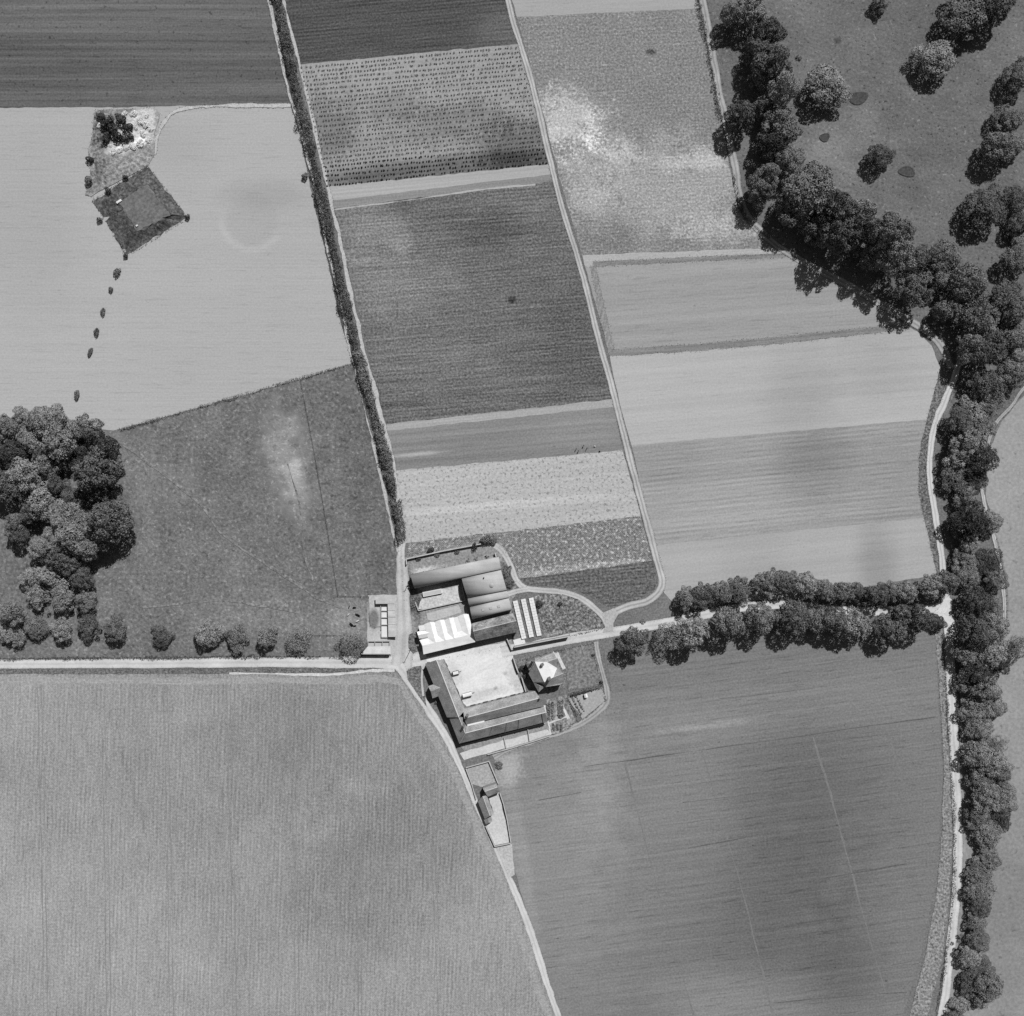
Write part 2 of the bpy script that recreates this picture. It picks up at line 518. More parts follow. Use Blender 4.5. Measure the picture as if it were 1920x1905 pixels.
# right of the cart track
sheet('field', [(900, -300), (1240, -300), (1305, 0), (1309, 17), (972, 33), (962, 0)], Z1,
      field_mat('stubble', 168, 3, dash=(0.03, 0.55), streak=0.03, grain=0.03))
sheet('field', [(973, 34), (1309, 18), (1330, 130), (1353, 240), (1372, 350), (1400, 420), (1462, 466), (1094, 480), (1062, 370), (1020, 210)], Z1,
      field_mat('patchy crop', 133, 3, streak=0.05, sfreq=0.9, slen=0.05, rows=0.02, rp=1.6, lf=0.03, mid=0.03, mids=0.05, grain=0.12, grs=1.0, light=(0.10, 0.56, 0.9),
                patches=[(1058, 226, 50, 46, -10, 26, 0.35, 0.9), (1066, 220, 70, 56, -10, 26, 0.5, 0.45), (1150, 262, 48, 26, -35, 20, 0.6, 0.7), (1260, 350, 210, 85, 0, 26, 0.5, 0.7), (1100, 320, 60, 60, 0, 14, 0.6, 0.6),
                         (1310, 300, 60, 16, 5, 30, 0.6, 0.6), (1340, 430, 70, 25, 0, 20, 0.6, 0.6), (1150, 440, 60, 30, 0, -12, 0.6, 0.5), (1220, 97, 9, 6, 0, -45, 0.5, 0.2)]))
sheet('field', [(1095, 481), (1464, 467), (1470, 474), (1110, 489), (1106, 500), (1098, 496)], Z2, field_mat('headland track', 176, 3, streak=0.05, grain=0.05))
sheet('field', [(1097, 490), (1472, 474), (1520, 500), (1600, 545), (1680, 600), (1716, 622), (1146, 668), (1125, 590)], Z1,
      field_mat('pale corn', 158, 4, dash=(0.04, 0.54), streak=0.05, sfreq=0.35, slen=0.004, bands=0.06, bandf=0.07, grain=0.035, lf=0.02))
sheet('verge', [(1112, 490), (1470, 475), (1474, 482), (1114, 500)], Z2, field_mat('long grass', 132, 3, streak=0.1, grain=0.07))
sheet('verge', [(1106, 500), (1118, 500), (1130, 560), (1152, 655), (1141, 662), (1124, 590)], Z2, M_lg := field_mat('grass margin', 143, 75, streak=0.12, grain=0.08, mid=0.03))
sheet('verge', [(1143, 655), (1300, 645), (1500, 627), (1690, 608), (1706, 617), (1500, 641), (1300, 659), (1145, 668)], Z2, field_mat('lower margin', 134, 5, streak=0.12, grain=0.05, mid=0.04))
sheet('field', [(1146, 670), (1718, 623), (1745, 650), (1762, 690), (1748, 750), (1736, 788), (1187, 836), (1165, 760)], Z1,
      field_mat('pale stubble', 180, 5, dash=(0.03, 0.55), streak=0.035, sfreq=0.5, slen=0.004, bands=0.03, lf=0.03, lfs=0.01, grain=0.03,
                patches=[(1505, 735, 60, 80, 0, -12, 0.8, 0.2), (1640, 690, 70, 60, 0, -10, 0.8, 0.2)]))  # soft dark blotches: cloud shadow painted into the stubble colour
sheet('field', [(1187, 837), (1736, 789), (1724, 830), (1720, 890), (1722, 930), (1733, 972), (1226, 1024), (1208, 930)], Z1,
      field_mat('striped corn', 157, 5.5, dash=(0.05, 0.54), streak=0.05, sfreq=0.5, slen=0.005, rows=0.04, rp=2.3, grain=0.045, lf=0.02,
                patches=[(1530, 870, 70, 80, 0, -20, 0.8, 0.2), (1680, 930, 70, 90, 0, -10, 0.8, 0.2), (1450, 950, 300, 40, 5, 9, 0.8, 0.2), (1250, 860, 60, 40, 0, -6, 0.8, 0.2)]))  # the darker patches here are cloud shadow put into the field colour
sheet('field', [(1226, 1025), (1733, 973), (1748, 1030), (1755, 1075), (1500, 1120), (1260, 1125), (1245, 1108), (1242, 1075)], Z1,
      field_mat('pale corn', 173, 6, dash=(0.03, 0.55), streak=0.035, sfreq=0.5, slen=0.004, bands=0.03, lf=0.02, grain=0.03,
                patches=[(1645, 1060, 34, 70, 0, -20, 0.8, 0.2), (1420, 1050, 50, 50, 0, -6, 0.8, 0.2)]))  # both soft patches colour a passing cloud's shadow into the corn
sheet('verge', [(1762, 692), (1782, 715), (1770, 745), (1748, 800), (1738, 860), (1738, 910), (1748, 980), (1760, 1065), (1756, 1075), (1733, 975), (1722, 925), (1722, 860), (1738, 785), (1750, 740)], Z1,
      field_mat('rank verge', 112, 80, mid=0.06, grain=0.2, grs=0.9, bump=0.5))
sheet('park', [(1330, -300), (2300, -300), (2300, 735), (1920, 735), (1870, 790), (1845, 840), (1790, 760), (1745, 632), (1700, 605), (1600, 545), (1500, 492), (1425, 440), (1385, 390), (1372, 300), (1350, 200), (1322, 60)], Z1,
      field_mat('park grass', 112, -20, lf=0.06, lfs=0.015, mid=0.06, mids=0.06, grain=0.055, grs=0.8, streak=0.03, sfreq=0.4, slen=0.06,
                light=(0.10, 0.61, 0.5), dark=(0.13, 0.60, 0.6), bump=0.2,
                patches=[(1570, 76, 7, 6, 0, -24, 0.4, 0.2), (1760, 60, 90, 60, 0, -8, 0.8, 0.3), (1580, 270, 80, 50, 20, 14, 0.8, 0.4)]))
sheet('meadow', [(1925, 735), (2400, 735), (2400, 2300), (1750, 2300), (1775, 1905), (1800, 1600), (1800, 1200), (1870, 1180), (1886, 1150), (1884, 1080), (1866, 1000), (1848, 930), (1852, 850), (1878, 790)], Z1,
      field_mat('meadow', 150, 0, lf=0.05, lfs=0.012, mid=0.05, mids=0.08, grain=0.05, grs=0.7, dark=(0.10, 0.62, 0.25),
                patches=[(1900, 850, 90, 120, 0, 12, 0.8, 0.2), (1900, 1780, 80, 200, 0, -14, 0.8, 0.3)]))

# below the lane
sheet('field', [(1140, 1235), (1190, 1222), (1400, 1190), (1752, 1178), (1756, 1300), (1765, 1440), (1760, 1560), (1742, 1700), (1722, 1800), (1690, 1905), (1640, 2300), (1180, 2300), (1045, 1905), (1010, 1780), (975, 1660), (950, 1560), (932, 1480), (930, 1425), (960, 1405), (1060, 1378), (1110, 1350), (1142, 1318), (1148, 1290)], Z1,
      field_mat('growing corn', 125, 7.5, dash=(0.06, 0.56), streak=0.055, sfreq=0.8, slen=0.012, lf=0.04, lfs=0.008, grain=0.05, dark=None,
                patches=[(1530, 1520, 130, 150, 10, -16, 0.9, 0.25), (1450, 1750, 130, 170, 10, -17, 0.9, 0.25), (1250, 1560, 140, 260, 10, 8, 0.9, 0.3), (1440, 1330, 260, 50, 7, 9, 0.8, 0.3), (1330, 1360, 90, 5, 6, 18, 0.8, 0.5), (1130, 1440, 50, 110, 0, 12, 0.8, 0.4),  # big soft darkenings paint cloud shadow into the crop colour, with paler edges
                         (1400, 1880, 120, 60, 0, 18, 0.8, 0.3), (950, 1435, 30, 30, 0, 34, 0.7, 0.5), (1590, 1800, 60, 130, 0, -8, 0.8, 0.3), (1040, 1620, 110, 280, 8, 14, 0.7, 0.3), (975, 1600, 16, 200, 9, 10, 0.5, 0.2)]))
M_line = field_mat('drain line', 125, 70, grain=0.05, mid=0.03)
M_line2 = field_mat('dark drill', 101, 7.5, grain=0.06, mid=0.05)
for pts in ([(1316, 1408), (1343, 1510), (1372, 1600), (1409, 1740), (1450, 1905)], [(1524, 1382), (1558, 1490), (1590, 1610), (1625, 1740), (1660, 1860)],
            [(1660, 1362), (1685, 1440), (1710, 1530), (1728, 1592)], [(1172, 1430), (1205, 1560), (1245, 1710), (1300, 1905)]):
    ribbon('path', pts, 0.75, Z2, M_line, 0.15, 3)
for a, b in (((1090, 1438), (1755, 1344)), ((1280, 1504), (1500, 1478)), ((1010, 1500), (1090, 1486)), ((1540, 1450), (1745, 1420)), ((1290, 1590), (1420, 1566)),
             ((1470, 1660), (1700, 1620)), ((1180, 1700), (1380, 1672)), ((1670, 1810), (1720, 1800)), ((1420, 1745), (1610, 1715)), ((1450, 1880), (1700, 1860)), ((1350, 1310), (1530, 1290))):
    ribbon('furrow', [a, ((a[0] + b[0]) / 2, (a[1] + b[1]) / 2), b], 0.26, Z2, M_line2, 0.1, 4)
sheet('verge', [(1753, 1180), (1766, 1180), (1775, 1290), (1783, 1420), (1786, 1560), (1780, 1680), (1768, 1790), (1740, 1905), (1690, 2300), (1640, 2300), (1705, 1905), (1735, 1790), (1755, 1680), (1766, 1560), (1770, 1440), (1762, 1300)], Z2,
      field_mat('tufted verge', 140, 88, mid=0.06, grain=0.17, grs=0.9, dark=(0.2, 0.62, 0.6), bump=0.3))
sheet('field', [(-300, 1266), (400, 1266), (742, 1262), (768, 1290), (810, 1352), (855, 1425), (882, 1490), (928, 1595), (968, 1690), (1012, 1815), (1040, 1905), (1150, 2300), (-300, 2300)], Z1,
      field_mat('standing crop', 152, 88, dash=(0.05, 0.55), streak=0.07, sfreq=1.1, slen=0.08, rows=0.03, rp=1.9, grain=0.085, grs=1.0, grid=0.03, gp=1.1, lf=0.06, lfs=0.01, mid=0.04, mids=0.04,
                patches=[(150, 1700, 280, 130, -25, 10, 0.8, 0.4), (520, 1420, 160, 110, 20, -14, 0.8, 0.4), (700, 1620, 150, 110, 30, -16, 0.8, 0.4)]))

ribbon('headland', [(-300, 1275), (300, 1276), (600, 1275), (735, 1276), (765, 1310), (815, 1385), (852, 1450), (890, 1540), (935, 1645), (985, 1780), (1020, 1885), (1060, 2000)], 3.2, Z2, field_mat('headland crop', 160, 0, grain=0.09, mid=0.04, streak=0.04), 0.25)
for k in range(7):
    x_ = 70 + 118 * k
    for dx_ in (0, 7):
        ribbon('wheel_mark', [(x_ + dx_, 1284), (x_ + dx_ + 6, 1500), (x_ + dx_ + 10, 1700), (x_ + dx_ + 14, 1920 + 200)] if x_ < 690 else [(x_ + dx_ + 20, 1430), (x_ + dx_ + 30, 1600), (x_ + dx_ + 40, 1800), (x_ + dx_ + 50, 2100)], 0.3, Z2, M_wheel if k or dx_ else (M_wheel := field_mat('wheel mark', 137, 88, grain=0.07, mid=0.05)), 0.08, 3)

# farm ground
sheet('rough_ground', [(752, 1040), (764, 1046), (830, 1031), (896, 1016), (922, 1019), (950, 1040), (966, 1080), (968, 1112), (960, 1130), (960, 1210), (800, 1240), (770, 1220), (760, 1130)], Z2,
      field_mat('farm dirt', 152, 12, streak=0.05, mid=0.06, mids=0.15, grain=0.09, lf=0.05, lfs=0.05,
                patches=[(772, 1115, 16, 50, 12, -60, 0.4, 0.4), (950, 1085, 14, 32, 15, -55, 0.4, 0.4), (800, 1068, 30, 6, 12, 45, 0.6, 0.5), (860, 1050, 70, 10, 12, -10, 0.6, 0.3)]))
sheet('yard', [(792, 1240), (800, 1233), (895, 1214), (950, 1202), (960, 1222), (963, 1235), (966, 1256), (980, 1290), (985, 1300), (880, 1330), (850, 1300), (833, 1240)], Z3,
      field_mat('yard concrete', 229, 12, streak=0.01, mid=0.07, mids=0.08, grain=0.04, lf=0.02, patches=[(920, 1212, 40, 12, 12, -18, 0.7, 0.6), (900, 1302, 70, 9, 12, -22, 0.7, 0.7), (850, 1262, 10, 22, 20, -18, 0.7, 0.6), (965, 1272, 9, 30, 20, -24, 0.7, 0.6), (900, 1250, 50, 3, 30, -8, 0.8, 0.4), (905, 1256, 50, 3, 30, -8, 0.8, 0.4), (930, 1290, 5, 4, 0, -40, 0.6, 0.4), (946, 1262, 4, 3, 0, -30, 0.6, 0.4)], dash=(0.03, 0.56)))
M_road = track_mat('stony road', 208, 196, 0.10)
M_lane = track_mat('tarred lane', 208, 186, 0.05)
M_track = track_mat('cart track', 190, 158, 0.12)
M_track2 = track_mat('farm track', 196, 180, 0.12)
M_grasstrack = track_mat('grass track', 172, 148, 0.12)
M_path = field_mat('garden path', 208, grain=0.08, mid=0.04)
ribbon('road', [(-300, 1247), (0, 1245), (250, 1244), (500, 1242), (680, 1242), (760, 1240), (800, 1236)], [4.2, 4.2, 4.2, 4.4, 5, 8], Z3, M_road)
ribbon('road', [(940, 1222), (1020, 1207), (1100, 1192), (1160, 1183), (1260, 1166), (1340, 1149), (1400, 1138), (1480, 1134), (1600, 1146), (1700, 1143), (1775, 1140)], [5.2, 4.8, 4.4, 4, 4, 4], Z3, M_road)
ribbon('road', [(757, 1010), (752, 1040), (755, 1080), (757, 1130), (757, 1180), (756, 1225), (752, 1250)], [2.5, 4.5, 6, 6, 7, 9, 10], Z3 + 0.01, M_track2, 0.2)
ribbon('road', [(748, 1248), (770, 1280), (800, 1325), (832, 1375), (856, 1420), (880, 1475), (903, 1530), (926, 1580), (950, 1635), (975, 1695), (1000, 1765), (1024, 1840), (1048, 1910), (1080, 2010)], [5, 3.6, 3.4, 3, 2.8, 2.8, 3.2, 3, 2.8, 2.8, 2.8], Z3 + 0.02, M_road, 0.15)
ribbon('track', [(880, -300), (952, 0), (967, 57), (996, 151), (1026, 275), (1053, 386), (1087, 497), (1124, 640), (1147, 724), (1171, 821), (1194, 909), (1214, 983), (1233, 1055), (1241, 1088), (1236, 1108), (1212, 1128), (1177, 1137), (1150, 1150), (1140, 1172)], [2.6] * 6 + [2.8, 3, 3.4, 3.6], Z3, M_track)
ribbon('track', [(900, 1022), (925, 1021), (944, 1036), (958, 1062), (968, 1088), (985, 1103), (1010, 1106), (1050, 1110), (1085, 1120), (1115, 1140), (1133, 1160), (1140, 1178)], 2.7, Z3 + 0.01, M_track2)
ribbon('track', [(952, 1114), (968, 1109), (990, 1105)], 2.6, Z3 + 0.02, M_track2)
sheet('track_junction', [(1128, 1150), (1150, 1140), (1160, 1150), (1150, 1168), (1150, 1184), (1130, 1186), (1136, 1168)], Z3 + 0.03, field_mat('worn dirt', 178, grain=0.06, mid=0.05))
ribbon('track', [(1118, 1203), (1122, 1230), (1132, 1270), (1139, 1300), (1137, 1318), (1115, 1340), (1085, 1360), (1045, 1376), (1000, 1390), (960, 1402), (925, 1420)], [2.4, 2.4, 3, 3, 3, 2.6, 2.4], Z3, M_grasstrack, 0.15)
ribbon('verge', [(440, -300), (515, 0), (532, 80), (555, 186), (589, 330), (624, 484), (648, 590), (668, 665), (692, 752), (718, 850), (735, 925), (745, 965), (751, 1015)], 4.6, Z2, field_mat('ditch grass', 84, 75, mid=0.05, grain=0.1), 0.3)
ribbon('track', [(531, 0), (551, 80), (571, 161), (604, 300), (638, 453), (677, 640), (704, 741), (734, 855), (757, 985), (756, 1015)], [1.3, 1.4, 1.4, 1.6, 1.8, 2.2], Z3, field_mat('trodden edge', 188, 75, grain=0.07, mid=0.04), 0.2)
ribbon('track', [(440, -300), (503, 0), (523, 90), (543, 178), (563, 242), (590, 345), (618, 480), (645, 600), (664, 690), (690, 788), (714, 895), (731, 969), (747, 1035)], [1.6, 1.6, 1.4, 1.1, 1.1, 1.1, 1.3, 1.5], Z3, field_mat('trodden line', 184, 75, grain=0.09, mid=0.05), 0.2)
ribbon('track', [(545, 198), (440, 199), (360, 201), (325, 210), (305, 235), (292, 265), (288, 290)], 1.4, Z2 + 0.01, field_mat('faint track', 190, 0, grain=0.08), 0.2)
ribbon('lane', [(1250, -300), (1318, 0), (1333, 90), (1352, 190), (1372, 280), (1385, 360), (1402, 405), (1440, 446), (1500, 488), (1600, 540), (1690, 592), (1742, 625), (1768, 655), (1784, 690)], 3.4, Z3, M_grasstrack, 0.12)
ribbon('lane', [(1830, 640), (1800, 680), (1788, 712), (1772, 750), (1752, 800), (1744, 850), (1744, 905), (1752, 960), (1761, 1015), (1768, 1070), (1772, 1120)], 3.0, Z3 + 0.01, M_lane, 0.15)
ribbon('lane', [(1771, 1110), (1774, 1150), (1778, 1190), (1781, 1250), (1785, 1340), (1791, 1450), (1796, 1560), (1794, 1650), (1786, 1740), (1777, 1820), (1764, 1910), (1700, 2150)], [4, 4.6, 4.2, 4, 4], Z3 + 0.03, M_road, 0.12)
sheet('lane_junction', [(1750, 1150), (1768, 1128), (1774, 1116), (1784, 1124), (1784, 1155), (1806, 1168), (1794, 1182), (1786, 1205), (1782, 1225), (1770, 1225), (1770, 1170), (1758, 1152)], Z4 + 0.03, field_mat('gravel', 214, grain=0.06, mid=0.03))
ribbon('track', [(2000, 640), (1920, 728), (1898, 760), (1866, 795), (1850, 840)], 1.5, Z3, M_grasstrack)
ribbon('track', [(1838, 905), (1848, 960), (1864, 1010), (1876, 1070), (1882, 1120), (1882, 1160), (1872, 1185), (1820, 1186), (1790, 1200)], 1.9, Z3, M_track, 0.12)
# trodden lines over the pasture
M_trod = field_mat('sheep path', 128, grain=0.14, grs=0.6, mid=0.05)
for pts in ([(226, 830), (270, 862), (330, 905), (380, 950), (420, 1005), (520, 1070), (590, 1118), (640, 1140)], [(540, 870), (562, 950), (572, 1040), (590, 1090)], [(268, 1000), (273, 880), (260, 840)], [(262, 1140), (330, 1133), (430, 1128), (560, 1146)]):
    ribbon('path', pts, 0.9, Z2, M_trod, 0.2, 3)
sheet('verge', [(-300, 1256), (300, 1255), (560, 1254), (705, 1252), (722, 1254), (690, 1259), (560, 1262), (300, 1263), (-300, 1264)], Z2, field_mat('road verge', 116, mid=0.06, grain=0.14, bump=0.4))
ribbon('path', [(430, 1262), (560, 1264), (640, 1263), (700, 1257), (740, 1256)], 1.0, Z2 + 0.01, M_path, 0.15)
# grass island west of the barns
sheet('verge', [(762, 1258), (775, 1250), (790, 1248), (793, 1270), (797, 1305), (800, 1325), (785, 1305), (765, 1275)], Z4, M['rough'])
sheet('verge', [(767, 1190), (774, 1186), (782, 1190), (784, 1220), (775, 1226), (766, 1215)], Z4, M['rough'])
ribbon('path', [(796, 1246), (792, 1256), (791, 1280), (794, 1305)], 0.9, Z4 + 0.02, M['concrete_mid'], 0.05)
# gardens
sheet('garden', [(1003, 1118), (1020, 1112), (1055, 1114), (1085, 1124), (1112, 1145), (1130, 1168), (1128, 1176), (1020, 1196), (1005, 1170)], Z2,
      field_mat('kitchen garden', 126, 10, streak=0.06, grain=0.24, grs=0.75, mid=0.05, light=(0.1, 0.62, 0.7), dark=(0.15, 0.62, 0.7)))
sheet('lawn', [(1030, 1222), (1112, 1204), (1122, 1250), (1130, 1282), (1066, 1296), (1060, 1250)], Z2,
      field_mat('orchard grass', 128, 20, mid=0.06, mids=0.25, grain=0.13, grs=0.8, bump=0.2))
sheet('garden', [(963, 1236), (1035, 1222), (1062, 1250), (1060, 1290), (1020, 1300), (990, 1290), (975, 1260)], Z2, field_mat('house garden', 122, mid=0.08, grain=0.15))
sheet('garden', [(1064, 1310), (1130, 1288), (1136, 1312), (1092, 1348), (1066, 1312)], Z2, field_mat('grass plot', 168, 60, streak=0.04, grain=0.05))
sheet('garden', [(1024, 1312), (1062, 1302), (1082, 1352), (1040, 1372), (1034, 1374), (1024, 1330)], Z2, field_mat('vegetable plot', 140, 78, streak=0.2, sfreq=0.6, slen=0.06, grain=0.15, mid=0.06))
sheet('yard', [(893, 1400), (1025, 1366), (1034, 1376), (960, 1400), (900, 1416), (870, 1425), (862, 1412)], Z2, field_mat('pale garden ground', 205, 14, grain=0.05, mid=0.05))
sheet('yard', [(862, 1398), (1026, 1352), (1030, 1366), (870, 1408)], Z2 + 0.01, field_mat('paved path', 150, 14, grain=0.08, mid=0.06))
for a, b, w in (((1021, 1322), (1033, 1380), 0.9), ((1028, 1356), (1062, 1343), 0.8), ((1052, 1318), (1066, 1348), 1.1), ((1043, 1223), (1058, 1254), 1.6), ((1036, 1221), (1044, 1234), 1.0)):
    ribbon('path', [a, b], w, Z3, M_path, 0.06, 1.0)
sheet('yard', [(873, 1438), (916, 1426), (934, 1466), (905, 1476), (885, 1470)], Z2, field_mat('cottage grass', 168, grain=0.08, mid=0.05))
sheet('yard', [(906, 1488), (934, 1478), (958, 1580), (930, 1588), (912, 1550)], Z2 + 0.01, field_mat('cottage yard', 204, grain=0.06, mid=0.05))
sheet('yard', [(930, 1588), (960, 1582), (965, 1640), (955, 1645)], Z2, field_mat('pale dirt', 190, grain=0.08, mid=0.06))
sheet('yard', [(788, 1128), (798, 1110), (858, 1098), (866, 1128), (800, 1142), (784, 1142)], Z3, field_mat('broken concrete', 200, 12, grain=0.10, mid=0.12, mids=0.25))
sheet('yard', [(800, 1150), (860, 1134), (866, 1148), (812, 1164), (802, 1162)], Z3, field_mat('hardstanding', 190, 12, grain=0.05, mid=0.04, streak=0.04))
sheet('yard', [(960, 1122), (1002, 1113), (1022, 1196), (980, 1206), (962, 1200)], Z3, field_mat('cinder ground', 116, 80, grain=0.1, mid=0.05))
sheet('yard', [(962, 1200), (982, 1194), (986, 1208), (966, 1213)], Z4, M['concrete'])
sheet('yard', [(690, 1116), (745, 1115), (746, 1200), (740, 1230), (690, 1212), (688, 1190)], Z2, field_mat('sty ground', 186, mid=0.05, grain=0.06, patches=[(701, 1160, 9, 18, 0, -60, 0.4, 0.2)]))

# quarry hollow and scrub
sheet('rough_ground', [(178, 207), (290, 203), (300, 215), (290, 250), (290, 290), (278, 312), (200, 352), (172, 368), (160, 366), (170, 330), (166, 290), (174, 250)], Z2,
      field_mat('old quarry', 142, 20, mid=0.12, mids=0.12, grain=0.16, grs=0.7, streak=0.1, sfreq=0.4, slen=0.06, bump=0.4,
                patches=[(262, 240, 34, 34, 0, 62, 0.25, 0.6), (236, 275, 36, 12, 14, 70, 0.3, 0.6), (190, 240, 14, 30, 0, -34, 0.5, 0.5), (185, 300, 12, 40, 0, -20, 0.6, 0.4)]))

# rank tufts fraying the edges of tracks, lanes and verges
_tv, _tf = [], []
def tufts(edge, n_per_m, spread, hmin, hmax):
    for a, b in zip(edge[:-1], edge[1:]):
        d = b - a
        for _ in range(max(1, int(d.length * n_per_m + rng.random()))):
            p = a + d * rng.random()
            x, y = p.x + rng.gauss(0, spread), p.y + rng.gauss(0, spread)
            if abs(x) > 300 or abs(y) > 300:
                continue
            h_, w_, t_ = rng.uniform(hmin, hmax), rng.uniform(0.08, 0.22), rng.uniform(0, 6.28)
            z_ = 0.05
            i0 = len(_tv)
            c_, s_ = math.cos(t_) * w_, math.sin(t_) * w_
            _tv.extend([(x - c_, y - s_, z_), (x + c_, y + s_, z_), (x + rng.gauss(0, .12), y + rng.gauss(0, .12), z_ + h_), (x - s_, y + c_, z_ + h_ * .3)])
            _tf.extend([(i0, i0 + 1, i0 + 2), (i0, i0 + 2, i0 + 3), (i0 + 1, i0 + 3, i0 + 2)])
for o in [o for o in SC.objects if o.name.split('.')[0] in ('track', 'lane', 'road', 'verge', 'lane_junction', 'track_junction', 'rough_ground')]:
    vs = [v.co.to_2d() for v in o.data.vertices]
    if len(o.data.polygons) > 1:
        for e in (vs[0::2], vs[1::2]):
            tufts(e, 2.6, 0.28, 0.12, 0.42)
    else:
        tufts(vs + vs[:1], 2.2, 0.35, 0.12, 0.42)
tag(mobj('grass_tufts', _tv, _tf, leaf_mat('rank grass', 128, 0.14, 0.0)), 'rank grass tufts fraying the edges of tracks and verges', 'grass', kind='stuff')

# banked square enclosure (a covered reservoir)
def mound():
    o4 = [(174, 376), (277, 311), (352, 407), (236, 480)]
    i4 = [(222, 378), (276, 346), (318, 402), (258, 434)]
    n = 16
    v, f = [], []
    def ring(q, z, jit):
        out = []
        for i in range(4):
            a, b = W(*q[i], z), W(*q[(i + 1) % 4], z)
            for j in range(n):
                p = a.lerp(b, j / n)
                out.append((p.x + rng.gauss(0, jit), p.y + rng.gauss(0, jit), z + rng.gauss(0, jit * 0.4)))
        return out
    mid1 = [tuple(np.array(o4[k]) * 0.75 + np.array(i4[k]) * 0.25) for k in range(4)]
    mid2 = [tuple(np.array(o4[k]) * 0.12 + np.array(i4[k]) * 0.88) for k in range(4)]
    rings = [ring(o4, 0.0, 0.15), ring(mid1, 0.3, 0.3), ring(mid2, 1.9, 0.3), ring(i4, 2.1, 0.3)]
    N = 4 * n
    for r in rings:
        v += r
    for k in range(3):
        for i in range(N):
            j = (i + 1) % N
            f.append((k * N + i, k * N + j, (k + 1) * N + j, (k + 1) * N + i))
    o = mobj('earth_mound', v, f, field_mat('bank grass', 92, 35, mid=0.12, mids=0.15, grain=0.13, grs=0.8, bump=0.35, lf=0.03))
    for p in o.data.polygons:
        if p.normal.z < 0:
            p.flip()
    top = mobj('flat_top', rings[3], [tuple(range(N))], field_mat('bank top grass', 114, 35, mid=0.05, mids=0.15, grain=0.07, grs=0.8, streak=0.04, sfreq=0.5), o)
    for p in top.data.polygons:
        if p.normal.z < 0:
            p.flip()
    tag(o, 'square flat-topped grassy bank in the pale corn field at upper left', 'earthwork')
mound()

# ponds / hollows in the park
def hollow(cx, cy, rx, ry, rot, label):
    c = W(cx, cy)
    v, f = [], []
    n = 28
    zb = lay(Z2)
    rad = [(1.0, zb), (0.88, zb + 0.14), (0.72, zb + 0.03), (0.0, zb + 0.02)]
    for k, (r, z) in enumerate(rad[:3]):
        for i in range(n):
            t = 2 * math.pi * i / n
            w_ = 1 + 0.08 * math.sin(3 * t + cx) + rng.gauss(0, 0.02)
            x, y = r * rx * S * math.cos(t) * w_, r * ry * S * math.sin(t) * w_
            a = math.radians(rot)
            v.append((c.x + x * math.cos(a) - y * math.sin(a), c.y + x * math.sin(a) + y * math.cos(a), z))
    v.append((c.x, c.y, zb + 0.02))
    for k in range(2):
        for i in range(n):
            j = (i + 1) % n
            f.append((k * n + i, k * n + j, (k + 1) * n + j, (k + 1) * n + i))
    for i in range(n):
        f.append((2 * n + i, 2 * n + (i + 1) % n, 3 * n))
    o = structure(mobj('hollow', v, f, field_mat('reed hollow', 82, grain=0.05, mid=0.03)))
    return o
hollow(1609, 184, 19, 12, 12, 'x')
hollow(1700, 322, 16, 10, -10, 'x')
hollow(1546, 258, 10, 8, 20, 'x')

# ------------------------------------------------------------------ foliage
def fib(n, r):
    i = np.arange(n) + 0.5
    ph = np.arccos(1 - 2 * i / n)
    th = np.pi * (1 + 5 ** 0.5) * i + r.uniform(0, 6.28)
    return np.stack([np.cos(th) * np.sin(ph), np.sin(th) * np.sin(ph), np.cos(ph)], 1)

